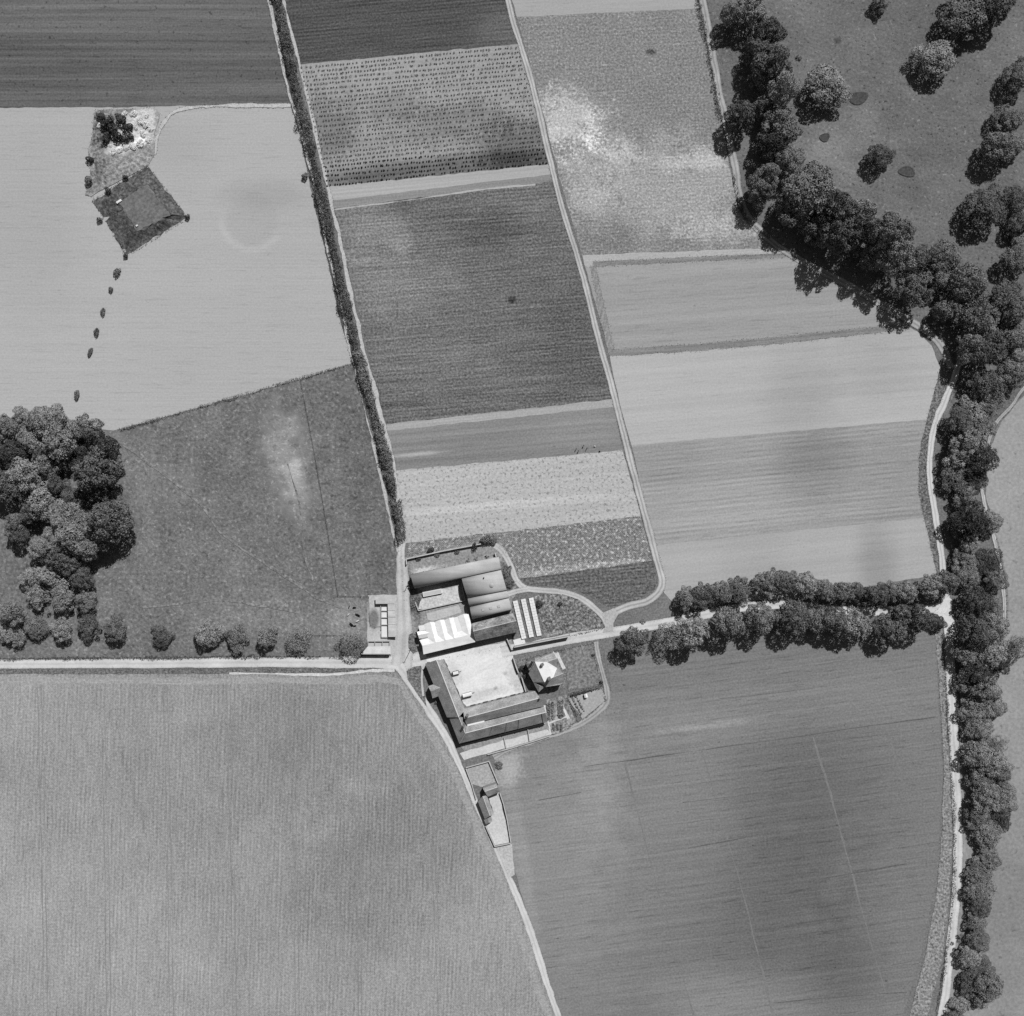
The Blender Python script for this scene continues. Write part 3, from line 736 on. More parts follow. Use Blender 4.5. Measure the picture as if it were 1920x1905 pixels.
def leaf_mesh(name, C, Rr, per_area, size, mat, seed, tilt=0.55, zmin=-9e9, holes=0):
    """leaf-sized quads over the outer skin of overlapping lobes"""
    r = np.random.default_rng(seed)
    C = np.array(C, float)
    Rr = np.array(Rr, float)
    P, Nn = [], []
    for k in range(len(C)):
        n = max(6, int(4 * np.pi * Rr[k] ** 2 * per_area))
        d = r.normal(size=(n, 3))
        d /= np.linalg.norm(d, axis=1)[:, None]
        rr = Rr[k] * (1 + r.normal(0, 0.11, n))
        p = C[k] + d * rr[:, None]
        dist = np.linalg.norm(p[:, None, :] - C[None, :, :], axis=2) / Rr[None, :]
        dist[:, k] = 9
        keep = (dist.min(1) > 0.86) & (p[:, 2] > zmin)
        if holes:
            hc = C[k] + (lambda e: e / np.linalg.norm(e, axis=1)[:, None])(r.normal(size=(holes, 3))) * Rr[k]
            hr = Rr[k] * r.uniform(0.16, 0.36, holes)
            keep &= ((np.linalg.norm(p[:, None, :] - hc[None], axis=2) / hr[None]).min(1) > 1)
        P.append(p[keep])
        Nn.append(d[keep])
    P = np.concatenate(P)
    Nn = np.concatenate(Nn) + r.normal(0, tilt, (len(P), 3))
    Nn[:, 2] += 0.15
    Nn /= np.linalg.norm(Nn, axis=1)[:, None]
    ref = r.normal(size=P.shape)
    U = np.cross(Nn, ref)
    U /= np.linalg.norm(U, axis=1)[:, None]
    V = np.cross(Nn, U)
    s = (size * r.uniform(0.6, 1.35, len(P)))[:, None]
    a = r.uniform(0.55, 1.0, len(P))[:, None]
    q = np.stack([P - U * s - V * s * a * 0.3, P + U * s * 0.2 - V * s * a, P + U * s + V * s * a * 0.3, P - U * s * 0.2 + V * s * a], 1).reshape(-1, 3)
    me = bpy.data.meshes.new(name)
    nq = len(P)
    me.vertices.add(nq * 4)
    me.vertices.foreach_set('co', q.astype(np.float32).ravel())
    me.loops.add(nq * 4)
    me.loops.foreach_set('vertex_index', np.arange(nq * 4, dtype=np.int32))
    me.polygons.add(nq)
    me.polygons.foreach_set('loop_start', np.arange(0, nq * 4, 4, dtype=np.int32))
    me.polygons.foreach_set('loop_total', np.full(nq, 4, dtype=np.int32))
    me.update(calc_edges=True)
    me.materials.append(mat)
    return me

def crown_lobes(R, Hc, z0, seed, nl=46, sub=7, irregular=0.22):
    nl = int(nl * 0.75)
    """domed crown: boughs on an uneven dome, each bough a bunch of smaller lobes"""
    r = np.random.default_rng(seed)
    C, Q = [], []
    ph = r.uniform(0, 6.28, 4)
    dirs = fib(nl, r)
    for d in dirs:
        if d[2] < -0.45:
            continue
        t = math.atan2(d[1], d[0])
        w = 1 + 1.4 * irregular * (0.6 * math.sin(2 * t + ph[0]) + 0.5 * math.sin(3 * t + ph[1]) + 0.4 * math.sin(5 * t + ph[2])) * (1 - 0.4 * abs(d[2]))
        w *= r.uniform(0.62, 1.16)
        br = R * (r.uniform(0.13, 0.24) if r.random() < 0.55 else r.uniform(0.26, 0.42))
        p = np.array([d[0] * (R - br * 0.7) * w, d[1] * (R - br * 0.7) * w, z0 + Hc * 0.42 + d[2] * Hc * 0.5 * r.uniform(0.8, 1.1)])
        C.append(p)
        Q.append(br)
        for k in range(sub):
            e = r.normal(size=3)
            e /= np.linalg.norm(e)
            e[2] = abs(e[2]) * 0.8
            C.append(p + e * br * 0.9)
            Q.append(br * r.uniform(0.3, 0.5))
    # bring the spread of the boughs back to the wanted crown width
    ext = np.zeros(24)
    for c, q in zip(C, Q):
        k = int((math.atan2(c[1], c[0]) + math.pi) / (2 * math.pi) * 23.99)
        ext[k] = max(ext[k], math.hypot(c[0], c[1]) + q)
    f = R / np.percentile(ext, 60)
    C = [np.array([c[0] * f, c[1] * f, c[2]]) for c in C]
    Q = [q * f for q in Q]
    C.append(np.array([0, 0, z0 + Hc * 0.45]))
    Q.append(R * 0.5)
    return C, Q

def trunk_mesh(name, R, z0, Hc, seed):
    r = random.Random(seed)
    g = Geo()
    r0 = R * 0.075
    top = z0 + Hc * 0.35
    lean = Vector((r.uniform(-.3, .3), r.uniform(-.3, .3), 0))
    g.tube((0, 0, 0), (0, 0, 0.8), r0 * 1.6, r0 * 1.1, 8)
    g.tube((0, 0, 0.75), Vector((0, 0, z0)) + lean, r0 * 1.1, r0 * 0.85, 8)
    g.tube(Vector((0, 0, z0 - 0.05)) + lean, Vector((0, 0, top)) + lean * 2, r0 * 0.85, r0 * 0.45, 7)
    for i in range(7):
        t = 2 * math.pi * i / 7 + r.uniform(-.3, .3)
        zb = z0 * r.uniform(0.75, 1.1)
        a = Vector((0, 0, zb)) + lean * (zb / max(z0, .1))
        b = Vector((math.cos(t) * R * 0.42, math.sin(t) * R * 0.42, z0 + Hc * r.uniform(0.15, 0.35)))
        c = Vector((math.cos(t + .2) * R * 0.72, math.sin(t + .2) * R * 0.72, z0 + Hc * r.uniform(0.25, 0.5)))
        g.tube(a, b, r0 * 0.5, r0 * 0.3, 6)
        g.tube(b, c, r0 * 0.3, r0 * 0.12, 5)
    me = bpy.data.meshes.new(name)
    me.from_pydata([tuple(v) for v in g.v], [], g.f)
    me.materials.append(M['bark'])
    return me

TREES = []
R0 = 8.0
for k in range(9):
    hh = [13.5, 12, 15, 14, 11.5, 16, 13, 14.5, 12.5][k]
    z0 = [3.0, 2.6, 3.5, 2.4, 2.2, 3.6, 2.8, 3.0, 2.5][k]
    C, Q = crown_lobes(R0, hh - z0, z0, 100 + k, nl=[44, 52, 40, 60, 36, 48, 56, 42, 50][k], irregular=[.15, .22, .28, .12, .3, .2, .18, .25, .2][k])
    mt = M['leaf']
    TREES.append((leaf_mesh('crown', C, Q, 6.5, 0.27, mt, 200 + k, 0.42, holes=5), trunk_mesh('trunk', R0, z0, hh - z0, 300 + k), hh))
# one ivy-dark and one pale kind of crown
C, Q = crown_lobes(R0, 11, 2.5, 151, nl=60, irregular=0.1)
DARK_TREE = (leaf_mesh('crown', C, Q, 6, 0.28, M['leaf_dark'], 251, holes=5), trunk_mesh('trunk', R0, 2.5, 11, 351), 13.5)
C, Q = crown_lobes(R0, 11, 2.8, 152, nl=44, irregular=0.22)
PALE_TREE = (leaf_mesh('crown', C, Q, 6, 0.28, M['leaf_pale'], 252, holes=5), trunk_mesh('trunk', R0, 2.8, 11, 352), 13.5)
# thin-leaved tree
C, Q = crown_lobes(R0, 10, 2.8, 153, nl=40, irregular=0.25)
THIN_TREE = (leaf_mesh('crown', C, Q, 3.0, 0.25, M['leaf'], 253, holes=8), trunk_mesh('trunk', R0, 2.8, 10, 353), 12.5)

def tree(px, py, d, label, group, proto=None, hs=1.0, name='broadleaf_tree'):
    """px, py, d: crown centre and width in photo pixels"""
    u_ = rng.random()
    pr = proto or (DARK_TREE if u_ < 0.10 else THIN_TREE if u_ < 0.13 else TREES[rng.randrange(len(TREES))])
    r = d * S / 2 * 0.95
    s = r / R0
    hz = s * rng.uniform(0.78, 1.34) * hs
    
    base = W(px, py, pr[2] * hz * 0.6)
    t = thing(name, label, 'tree', (base.x, base.y, 0), group)
    rot = rng.uniform(0, 6.28)
    for nm, me in (('trunk', pr[1]), ('crown', pr[0])):
        o = link(bpy.data.objects.new(nm, me))
        o.parent = t
    t.scale = (s, s * rng.uniform(0.92, 1.08), hz)
    t.rotation_euler = (0, 0, rot)
    return t

def run(trees, fmt, group, key, same=False, slim=1.0, **kw):
    """label a row of trees in order; fmt takes the ordinal"""
    ts = sorted(trees, key=key)
    dx = 5 if kw.get('hs', 1) < 0.8 else 0
    for i, tr in enumerate(ts):
        pr = {'d': DARK_TREE, 'p': PALE_TREE, 't': THIN_TREE}.get(tr[3]) if len(tr) > 3 else None
        if same:
            pr = TREES[rng.choice((0, 1, 3, 6, 8))]
        tree(tr[0] + dx, tr[1], tr[2] * slim, fmt.format(ordinal(i)), group, pr, **kw)

kx, ky = (lambda t: t[0]), (lambda t: t[1])
run([(1287, 1120, 48), (1314, 1117, 60), (1352, 1109, 55), (1385, 1107, 62), (1438, 1092, 62), (1471, 1090, 55), (1512, 1097, 62), (1545, 1107, 50), (1579, 1110, 54), (1608, 1110, 46), (1643, 1117, 58), (1676, 1110, 46), (1700, 1110, 50), (1743, 1099, 58), (1774, 1092, 58)],
    '{} tree from the farm in the row above the tree-lined lane', 'row of trees above the lane', kx, hs=0.95, same=True, slim=0.86)
run([(1300, 1186, 74), (1364, 1166, 76), (1424, 1158, 74), (1488, 1158, 78), (1529, 1164, 56), (1562, 1164, 66), (1602, 1172, 74), (1666, 1180, 74), (1690, 1154, 50), (1725, 1160, 66)],
    '{} tree from the farm in the row below the tree-lined lane', 'row of trees below the lane', kx, hs=1.15, same=True, slim=0.86)
tree(1190, 1202, 62, 'broad lone tree beside the lane just east of the farm garden', None)
tree(1258, 1190, 54, 'smaller tree at the farm end of the row below the lane', None)
tree(1760, 1168, 28, 'small bush-like tree at the lane junction corner', None, hs=0.9)

# park
for x, y, d, lab in (
        (1812, 22, 110, 'largest park tree with a long shadow at the top edge, upper right'),
        (1862, 8, 80, 'park tree touching the right of the largest one at the top edge'),
        (1754, 114, 78, 'rounded park tree below the largest one, standing on its own'),
        (1548, 158, 84, 'tall park tree standing left of the oval hollow'),
        (1647, 292, 54, 'small round park tree standing alone between two hollows'),
        (1652, 3, 38, 'park tree cut by the top edge, showing mostly its shadow'),
        (1903, 146, 62, 'park tree at the right edge beside a small bush'),
        (1886, 224, 62, 'upper tree of the close cluster at the right edge of the park'),
        (1872, 276, 70, 'middle pale tree of the close cluster at the right edge of the park'),
        (1900, 272, 48, 'rear right tree of the close cluster at the right edge of the park'),
        (1842, 392, 92, 'big dark park tree with a wide shadow above the wooded belt'),
        (1902, 372, 60, 'tree right of the big dark park tree, at the right edge'),
        (1910, 418, 50, 'tree at the right edge just below the big dark park tree'),
        (1903, 488, 62, 'tree at the right edge at the upper end of the wooded belt'),
        (1912, 446, 42, 'small crown at the right edge between two larger park trees')):
    tree(x, y, d * 0.95, lab, None, TREES[rng.choice((0, 1, 3, 6))], hs=0.72)
tree(1914, 113, 16, 'little bush at the right edge of the park', None, hs=1.0)

run([(1371, 28, 46), (1408, 16, 64), (1438, 62, 64), (1420, 100, 50), (1448, 116, 72), (1468, 168, 58), (1430, 150, 50), (1388, 218, 58), (1430, 200, 42), (1462, 236, 78), (1448, 272, 58), (1476, 304, 58), (1436, 334, 58), (1424, 360, 48)],
    '{} tree from the top in the belt along the upper lane', 'trees along the upper lane', ky, hs=1.15)
run([(1515, 358, 94), (1488, 390, 76), (1562, 394, 80), (1616, 400, 58), (1572, 444, 72), (1532, 428, 60), (1619, 436, 68), (1654, 442, 70), (1686, 438, 56), (1680, 482, 72), (1640, 480, 56), (1718, 488, 58), (1713, 544, 68)],
    '{} tree from the left in the belt beside the slanting lane', 'trees beside the slanting lane', kx, hs=1.2)
run([(1770, 482, 70), (1760, 520, 62), (1814, 530, 76), (1817, 568, 78), (1777, 582, 58), (1838, 606, 78), (1885, 552, 62), (1892, 582, 68), (1898, 630, 62), (1852, 655, 74), (1817, 650, 58), (1895, 702, 62), (1848, 718, 66), (1862, 752, 46), (1905, 668, 44)],
    '{} tree from the top in the thick wood at the right edge', 'trees of the thick wood at the right', ky, hs=0.85)
run([(1824, 770, 68, 'p'), (1797, 795, 60), (1834, 800, 58), (1812, 830, 66), (1830, 862, 76), (1792, 858, 56), (1786, 894, 60), (1818, 900, 60), (1804, 930, 46)],
    '{} tree from the top in the clump between the pale lane and the meadow', 'clump between lane and meadow', ky, hs=0.62)
run([(1818, 978, 76), (1852, 978, 48), (1790, 982, 46), (1812, 1012, 52), (1804, 1048, 52), (1844, 1056, 62), (1858, 1090, 46), (1807, 1082, 48)],
    '{} tree from the top in the clump above the lane junction', 'clump above the junction', ky, hs=0.62)
run([(1824, 1128, 60), (1858, 1144, 44), (1821, 1186, 68), (1858, 1178, 60), (1806, 1222, 54), (1846, 1220, 74), (1868, 1240, 48), (1824, 1256, 66), (1905, 1215, 46, 't')],
    '{} tree from the top in the clump right of the lane junction', 'clump right of the junction', ky, hs=0.75)
run([(1807, 1286, 46), (1844, 1292, 60), (1824, 1326, 60), (1858, 1326, 48), (1831, 1366, 56), (1862, 1396, 42), (1828, 1414, 58), (1858, 1428, 56), (1871, 1452, 42), (1831, 1462, 58), (1878, 1494, 56), (1844, 1496, 62), (1826, 1530, 54), (1868, 1540, 50), (1844, 1562, 58)],
    '{} tree from the top in the long belt beside the lower lane', 'long belt beside the lower lane', ky, hs=0.62)
run([(1848, 1608, 56), (1831, 1640, 52), (1826, 1672, 48), (1846, 1668, 40), (1831, 1700, 46), (1827, 1730, 46), (1824, 1763, 46), (1811, 1793, 46), (1836, 1812, 46), (1826, 1872, 44), (1848, 1850, 62), (1814, 1838, 48), (1796, 1882, 42), (1786, 1915, 44)],
    '{} tree from the top in the narrow lower end of the lane belt', 'narrow lower end of the lane belt', ky, hs=0.55)
tree(1841, 1290, 24, 'small pale-leaved bush among the belt trees below the junction', None, PALE_TREE)

# left wood
run([(17, 800, 54), (60, 820, 58), (87, 790, 72), (114, 830, 68), (158, 806, 62), (198, 838, 52, 'd'), (22, 850, 56), (91, 876, 50), (181, 884, 86), (50, 892, 68), (140, 868, 40, 'd'), (118, 800, 44), (40, 780, 36), (210, 868, 40), (150, 845, 38), (75, 850, 40), (-15, 850, 60), (-20, 905, 60)],
    '{} crown from the left in the upper half of the left wood', 'upper half of the left wood', kx)
run([(20, 912, 66), (134, 934, 44), (81, 944, 66), (184, 922, 66, 'd'), (206, 976, 80), (181, 994, 66), (118, 970, 58), (60, 958, 52), (142, 1006, 74), (30, 982, 42, 'p'), (77, 1028, 50), (163, 1026, 56), (37, 1006, 40), (192, 1022, 48), (105, 910, 36), (152, 962, 40), (215, 938, 34), (100, 1004, 42)],
    '{} crown from the top in the middle of the left wood', 'middle of the left wood', ky)
run([(111, 1045, 52), (136, 1058, 48), (64, 1082, 44, 'p'), (101, 1082, 48, 'p'), (155, 1086, 44), (70, 1118, 50), (118, 1122, 52), (24, 1150, 50), (160, 1124, 40)],
    '{} crown from the left at the lower end of the left wood', 'lower end of the left wood', kx)
run([(-30, 1190, 60), (20, 1192, 58), (62, 1176, 56), (110, 1180, 58), (160, 1172, 60), (212, 1180, 56), (298, 1192, 52), (386, 1188, 60, 'p'), (440, 1194, 56, 'p'), (496, 1194, 48, 'p'), (554, 1198, 62, 't')],
    '{} tree from the left in the row above the straight road', 'row of trees above the straight road', kx, slim=0.82, hs=0.7)
tree(661, 1208, 52, 'thin-leaved tree beside the low pens above the straight road', None, THIN_TREE)

def hedge(name, pts, w, h, label, dens=7, size=0.2, mat='hedge', seed=1, gap=0.0, cat='hedge'):
    P = catmull([W(*p).to_2d() for p in pts], 0.8)
    r = np.random.default_rng(seed)
    C, Q = [], []
    for i, p in enumerate(P):
        if gap and r.random() < gap:
            continue
        t = (P[min(i + 1, len(P) - 1)] - P[max(i - 1, 0)]).normalized()
        nn = Vector((-t.y, t.x))
        un = 1 + 0.22 * math.sin(i * 0.13 + seed) + 0.16 * math.sin(i * 0.41 + 2 * seed)
        for k in range(2 if w > 1.6 else 1):
            rad = min(w * 0.36, h * 0.5) * r.uniform(0.65, 1.25) * un
            off = r.normal(0, 0.16) * w + (0 if w <= 1.6 else (k - 0.5) * w * 0.35)
            q = p + nn * float(off)
            C.append((q.x, q.y, (h * un - rad) * r.uniform(0.6, 1.05) if k == 0 or w <= 1.6 else h * 0.45))
            Q.append(rad)
    C = np.array(C)
    base = P[0]
    C[:, 0] -= base.x
    C[:, 1] -= base.y
    # cull in chunks to keep the distance table small
    me_parts = []
    t = thing(name, label, cat, (base.x, base.y, 0))
    n = len(C)
    step = 120
    for a in range(0, n, step):
        me = leaf_mesh('foliage', C[a:a + step], Q[a:a + step], dens, size, M[mat], seed * 50 + a, zmin=0.05)
        o = link(bpy.data.objects.new('foliage', me))
        o.parent = t
    g = Geo()
    for i in range(0, len(P), 5):
        p = P[i] - base
        g.tube((p.x, p.y, 0), (p.x + rng.gauss(0, .1), p.y + rng.gauss(0, .1), h * 0.6), 0.07, 0.04, 4)
    g.obj('stems', M['bark'], None).parent = t
    return t

hedge('hedge', [(444, -290), (521, 0), (538, 80), (561, 186), (595, 330), (630, 484), (654, 590), (673, 665), (697, 752), (723, 850), (740, 925), (749, 965), (753, 1008)], 3.4, 4.0,
      'long thick dark hedge running down from the top edge to the farm', 6.5, 0.22, seed=11)
hedge('hedge', [(222, 806), (330, 776), (440, 744), (560, 710), (661, 681)], 1.3, 1.4, 'thin slanting hedge between the pale corn and the rough pasture', 7, 0.17, seed=12)
hedge('hedge', [(1308, 0), (1326, 90), (1344, 190), (1352, 225)], 1.8, 1.8, 'hedge along the field side of the upper lane', 5, 0.19, seed=13, gap=0.15)
hedge('hedge', [(1768, 1190), (1773, 1280), (1780, 1400), (1787, 1500), (1790, 1600), (1786, 1690), (1774, 1790), (1755, 1905)], 1.2, 1.5, 'trimmed hedge along the field side of the lower lane', 8, 0.17, seed=14)
hedge('hedge', [(1036, 1221), (1075, 1213), (1112, 1205)], 1.1, 1.3, 'clipped garden hedge along the road beside the house', 7, 0.17, seed=15, gap=0.1)
hedge('hedge', [(1113, 1213), (1118, 1245), (1128, 1285), (1136, 1312)], 0.9, 1.2, 'narrow hedge down the outer side of the orchard garden', 7, 0.17, seed=16, gap=0.25)
hedge('hedge', [(1134, 1314), (1110, 1336), (1085, 1352), (1050, 1371), (1030, 1378)], 0.9, 1.0, 'low curving hedge round the foot of the gardens', 6, 0.17, seed=17, gap=0.3)
hedge('hedge', [(1066, 1313), (1074, 1330), (1083, 1352)], 0.9, 1.1, 'short dark hedge between the vegetable plot and the grass plot', 8, 0.17, seed=18)
hedge('hedge', [(1068, 1300), (1100, 1291), (1130, 1284)], 0.8, 0.8, 'low clipped hedge below the orchard grass', 7, 0.16, seed=19)
hedge('hedge', [(968, 1240), (1000, 1232), (1032, 1223)], 0.8, 1.0, 'ragged hedge along the road in front of the house', 5, 0.17, seed=20, gap=0.3)
hedge('hedge', [(1068, 1191), (1100, 1185), (1130, 1178), (1134, 1172)], 0.8, 1.1, 'hedge continuing the tall garden wall along the road', 7, 0.17, seed=21)
hedge('hedge', [(174, 376), (225, 343), (277, 311)], 0.8, 0.7, 'thorny hedge along the upper side of the square bank', 5, 0.18, seed=22, gap=0.3)
hedge('hedge', [(174, 378), (205, 425), (228, 462), (236, 480)], 0.8, 0.7, 'low scrubby edge down the left side of the square bank', 5, 0.18, seed=23, gap=0.3)
hedge('hedge', [(277, 311), (315, 358), (352, 407)], 0.8, 0.8, 'low scrubby edge down the right side of the square bank', 5, 0.17, seed=24, gap=0.35)
hedge('hedge', [(352, 408), (300, 442), (237, 481)], 0.8, 0.9, 'low scrubby edge along the bottom of the square bank', 5, 0.17, seed=25, gap=0.3)
hedge('hedge', [(620, 1232), (680, 1229), (732, 1228)], 1.6, 1.0, 'strip of rank growth below the low open-fronted pens', 5, 0.18, seed=26, gap=0.15)
hedge('hedge', [(0, 1236), (100, 1234), (300, 1233), (480, 1231), (600, 1232)], 1.5, 1.2, 'dark hedge bank along the upper side of the straight road', 6, 0.18, 'leaf_dark', seed=27)
hedge('hedge', [(1390, 395), (1400, 412), (1420, 430), (1440, 445)], 1.6, 1.6, 'short hedge on the inside of the lane bend', 6, 0.2, 'leaf_dark', seed=28)
hedge('hedge', [(1376, 330), (1384, 375), (1392, 398)], 1.6, 1.8, 'dark hedge above the lane bend beside the patchy crop', 6, 0.2, 'leaf_dark', seed=29)

BUSH = []
for k in range(4):
    r_ = np.random.default_rng(500 + k)
    C = [(0, 0, 0.75)] + [tuple(np.array([math.cos(t), math.sin(t), 0]) * r_.uniform(0.35, 0.75) + np.array([0, 0, r_.uniform(0.5, 1.1)])) for t in r_.uniform(0, 6.28, 9)]
    Q = [0.6] + list(r_.uniform(0.22, 0.42, 9))
    BUSH.append((C, Q))
BM = {mk: [leaf_mesh('bush', c, q, 60, 0.10, M[mk], 600 + i, zmin=0.02) for i, (c, q) in enumerate(BUSH)] for mk in ('hedge', 'leaf_dark', 'scrub_pale', 'leaf')}

def bush(px, py, d, label, mat='hedge', group=None, hs=1.0, stretch=1.0, name='bush'):
    r = d * S / 2 * 0.85
    b = W(px, py, r * 0.6)
    o = link(bpy.data.objects.new(name, BM[mat][rng.randrange(4)]))
    o.location = (b.x, b.y, 0)
    o.scale = (r, r * stretch, r * 1.1 * hs)
    o.rotation_euler = (0, 0, rng.uniform(0, 6.28) if stretch <= 1.45 else rng.gauss(-0.5, 0.15))
    return tag(o, label, 'bush', group)

for i, (x, y, d, st) in enumerate(((220, 510, 15, 1.5), (208, 543, 10, 1.6), (193, 585, 11, 1.8), (181, 623, 12, 1.7), (170, 660, 11, 2.0), (145, 740, 14, 1.6))):
    bush(x, y, d, '%s thorn bush from the top in the line down the pale corn field' % ordinal(i), 'hedge', 'thorn bushes in the pale corn', 1.0, st, 'thorn_bush')
bush(572, 331, 15, 'small bush in the corn against the long dark hedge', 'hedge')
bush(168, 300, 17, 'dark bush on the left edge of the old quarry', 'leaf_dark')
bush(166, 338, 20, 'round bush in the corn left of the quarry, above the square bank', 'hedge')
bush(187, 413, 13, 'small bush on the left side of the square bank', 'hedge')
bush(352, 407, 12, 'bush at the right corner of the square bank', 'leaf_dark')
bush(236, 479, 12, 'bush at the bottom corner of the square bank', 'leaf_dark')
bush(236, 333, 13, 'dark bush on the hedge above the square bank', 'leaf_dark')
bush(203, 357, 15, 'dark bush near the upper left corner of the square bank', 'leaf_dark')
for i, (x, y, d) in enumerate(((206, 228, 24), (228, 224, 26), (196, 236, 20), (214, 244, 28), (240, 240, 22), (222, 258, 22), (200, 258, 22), (246, 256, 16), (190, 218, 18), (235, 262, 18))):
    bush(x, y, d, '%s dark bush from the left in the old quarry' % ordinal(i) if False else 'x', 'leaf_dark', 'dark bushes in the quarry')
qb = sorted([o for o in SC.objects if o.get('label') == 'x'], key=lambda o: o.location.x)
for i, o in enumerate(qb):
    o['label'] = '%s dark bush from the left in the old quarry thicket' % ordinal(i)
for i, (x, y, d) in enumerate(sorted(((186, 234, 12), (232, 212, 14), (250, 212, 16), (262, 225, 17), (272, 232, 18), (282, 242, 14), (268, 250, 16), (278, 262, 14), (262, 268, 18), (248, 274, 17), (236, 276, 16), (224, 280, 15), (212, 284, 14), (254, 238, 12), (206, 272, 10), (274, 216, 12)))):
    bush(x, y, d, '%s pale flowering bush from the left in the old quarry' % ordinal(i), 'scrub_pale', 'pale bushes in the quarry', 0.45)
bush(808, 1032, 15, 'dark bush growing over the wall above the long barn', 'leaf_dark')
bush(890, 1024, 16, 'dark bush at the right end of the wall above the long barn', 'leaf_dark')
bush(912, 1012, 26, 'broad bush inside the bend of the farm track', 'hedge', hs=0.8)
bush(925, 1014, 18, 'smaller bush at the outer edge of the farm track bend', 'hedge', hs=0.8)
bush(904, 1019, 10, 'little black bush between two larger ones on the farm wall', 'leaf_dark')
bush(784, 1048, 12, 'bush at the left end of the wall above the long barn', 'leaf_dark', hs=0.6)
bush(820, 1040, 14, 'bush at the foot of the wall above the long barn', 'hedge', hs=0.5)
bush(856, 1034, 14, 'weeds midway along the foot of the farm wall', 'hedge', hs=0.4)
bush(950, 1070, 22, 'rough bush on the grass beyond the end of the long barn', 'hedge', hs=0.5, stretch=1.4)
bush(956, 1095, 18, 'rough bush beyond the end of the wide barn', 'hedge', hs=0.5, stretch=1.3)
bush(773, 1095, 22, 'rank growth at the shaded left end of the long barn', 'hedge', hs=0.5, stretch=1.3)
bush(776, 1128, 18, 'rank growth left of the broken concrete yard', 'hedge', hs=0.4, stretch=1.6)
bush(1011, 1132, 18, 'dark bush right of the three white frames', 'leaf_dark', hs=0.7)
bush(1050, 1132, 12, 'isolated dark bush in the kitchen garden', 'leaf_dark', hs=0.7)
bush(1008, 1146, 10, 'small bush against the middle of the right white frame', 'leaf_dark', hs=0.7)
bush(1112, 1228, 7, 'round clipped bush on the outer orchard hedge', 'leaf_dark')
bush(1127, 1279, 8, 'round bush at the lower corner of the orchard grass', 'leaf_dark')
bush(979, 1253, 14, 'dark shrub by the yard wall left of the house', 'leaf_dark')
bush(984, 1268, 13, 'dark shrub against the left side of the house', 'leaf_dark')
bush(812, 1262, 12, 'upper shrub in the shade behind the long west range', 'hedge')
bush(806, 1250, 10, 'shrub at the top corner behind the long west range', 'hedge')
bush(818, 1316, 8, 'shrub in the angle below the little west wing', 'hedge')
bush(935, 1436, 20, 'low weeds beside the cottage grass plot wall', 'hedge', hs=0.3)

# low plants in the gardens
M_veg = M['crop']
def plants(name, spots, r, mat, label, cat):
    C = [(W(x, y).x + rng.gauss(0, .08), W(x, y).y + rng.gauss(0, .08), r * 0.6) for x, y in spots]
    base = C[0]
    me = leaf_mesh(name, [(c[0] - base[0], c[1] - base[1], c[2]) for c in C], [r * rng.uniform(0.7, 1.3) for _ in C], 26 / (r * r * 9), r * 0.42, mat, len(C), zmin=0.02)
    o = link(bpy.data.objects.new(name, me))
    o.location = (base[0], base[1], 0)
    tag(o, label, cat, kind='stuff')
    return o
sp = []
for x0, y0, x1, y1, n in ((1072, 1308, 1092, 1342, 9), (1080, 1306, 1097, 1336, 8), (1070, 1304, 1128, 1290, 16), (1066, 1312, 1082, 1344, 8)):
    sp += [(x0 + (x1 - x0) * i / n, y0 + (y1 - y0) * i / n) for i in range(n)]
plants('garden_plants', sp, 0.45, M['leaf_dark'], 'dark dotted rows of young plants on the grass plot', 'plants')
sp = [(x, y + 0.25 * (x - 1026) * -1.0) for x in (1027, 1030, 1047, 1050, 1054, 1036) for y in range(1320, 1352, 3)] + [(x, y) for x in (1038, 1045, 1052) for y in range(1358, 1370, 2)]
plants('garden_plants', sp, 0.5, M['hedge'], 'mixed rows of vegetables in the plot behind the long ranges', 'plants')
sp = []
for _ in range(420):
    u, v_ = rng.random(), rng.random()
    x = 1012 + 110 * u
    y = 1122 + 62 * v_ - 6 * u
    if (x - 1012) / 110 < 1 - max(0, (1150 - y)) / 40 and y < 1192 - (x - 1020) * 0.17:
        sp.append((x, y))
plants('garden_plants', sp, 0.3, M['veg'], 'speckled vegetables filling the kitchen garden right of the white frames', 'plants')

# the dotted crop: 300 of the plants one by one, the rest as one mass
def dot_row(i, n=27):
    t = (i + 0.5) / n
    a = Vector((562, 123)).lerp(Vector((613, 352)), t)
    b = Vector((971, 85)).lerp(Vector((1028, 309)), t)
    return a, b
pm = [leaf_mesh('crop_plant', [(0, 0, 0.28), (0.18, 0.1, 0.3), (-0.15, 0.12, 0.26), (0.02, -0.2, 0.3)], [0.34, 0.24, 0.26, 0.22], 40, 0.13, M['crop'], 800 + i, zmin=0.0) for i in range(3)]
rest = []
single = 0
for i in range(26, -1, -1):
    a, b = dot_row(i)
    n = 72
    for j in range(n):
        if rng.random() < 0.05 + 0.12 * (0.5 + 0.5 * math.sin(j * 0.21 + i * 0.7)) ** 3:
            continue
        q = a.lerp(b, (j + 0.5 + rng.gauss(0, 0.16)) / n)
        w_ = W(q.x, q.y + rng.gauss(0, 0.4) + 0.9 * math.sin(j * 0.09 + i))
        if single < 300:
            o = link(bpy.data.objects.new('crop_plant', pm[j % 3]))
            o.location = (w_.x, w_.y, 0)
            s_ = rng.uniform(0.7, 1.0)
            o.scale = (s_, s_, s_ * 1.1)
            o.rotation_euler = (0, 0, rng.uniform(0, 6.28))
            tag(o, 'dark dot-like plant in the lowest rows of the dotted field', 'plant', 'plants in the lowest rows of the dotted field')
            single += 1
        else:
            rest.append((w_.x, w_.y))
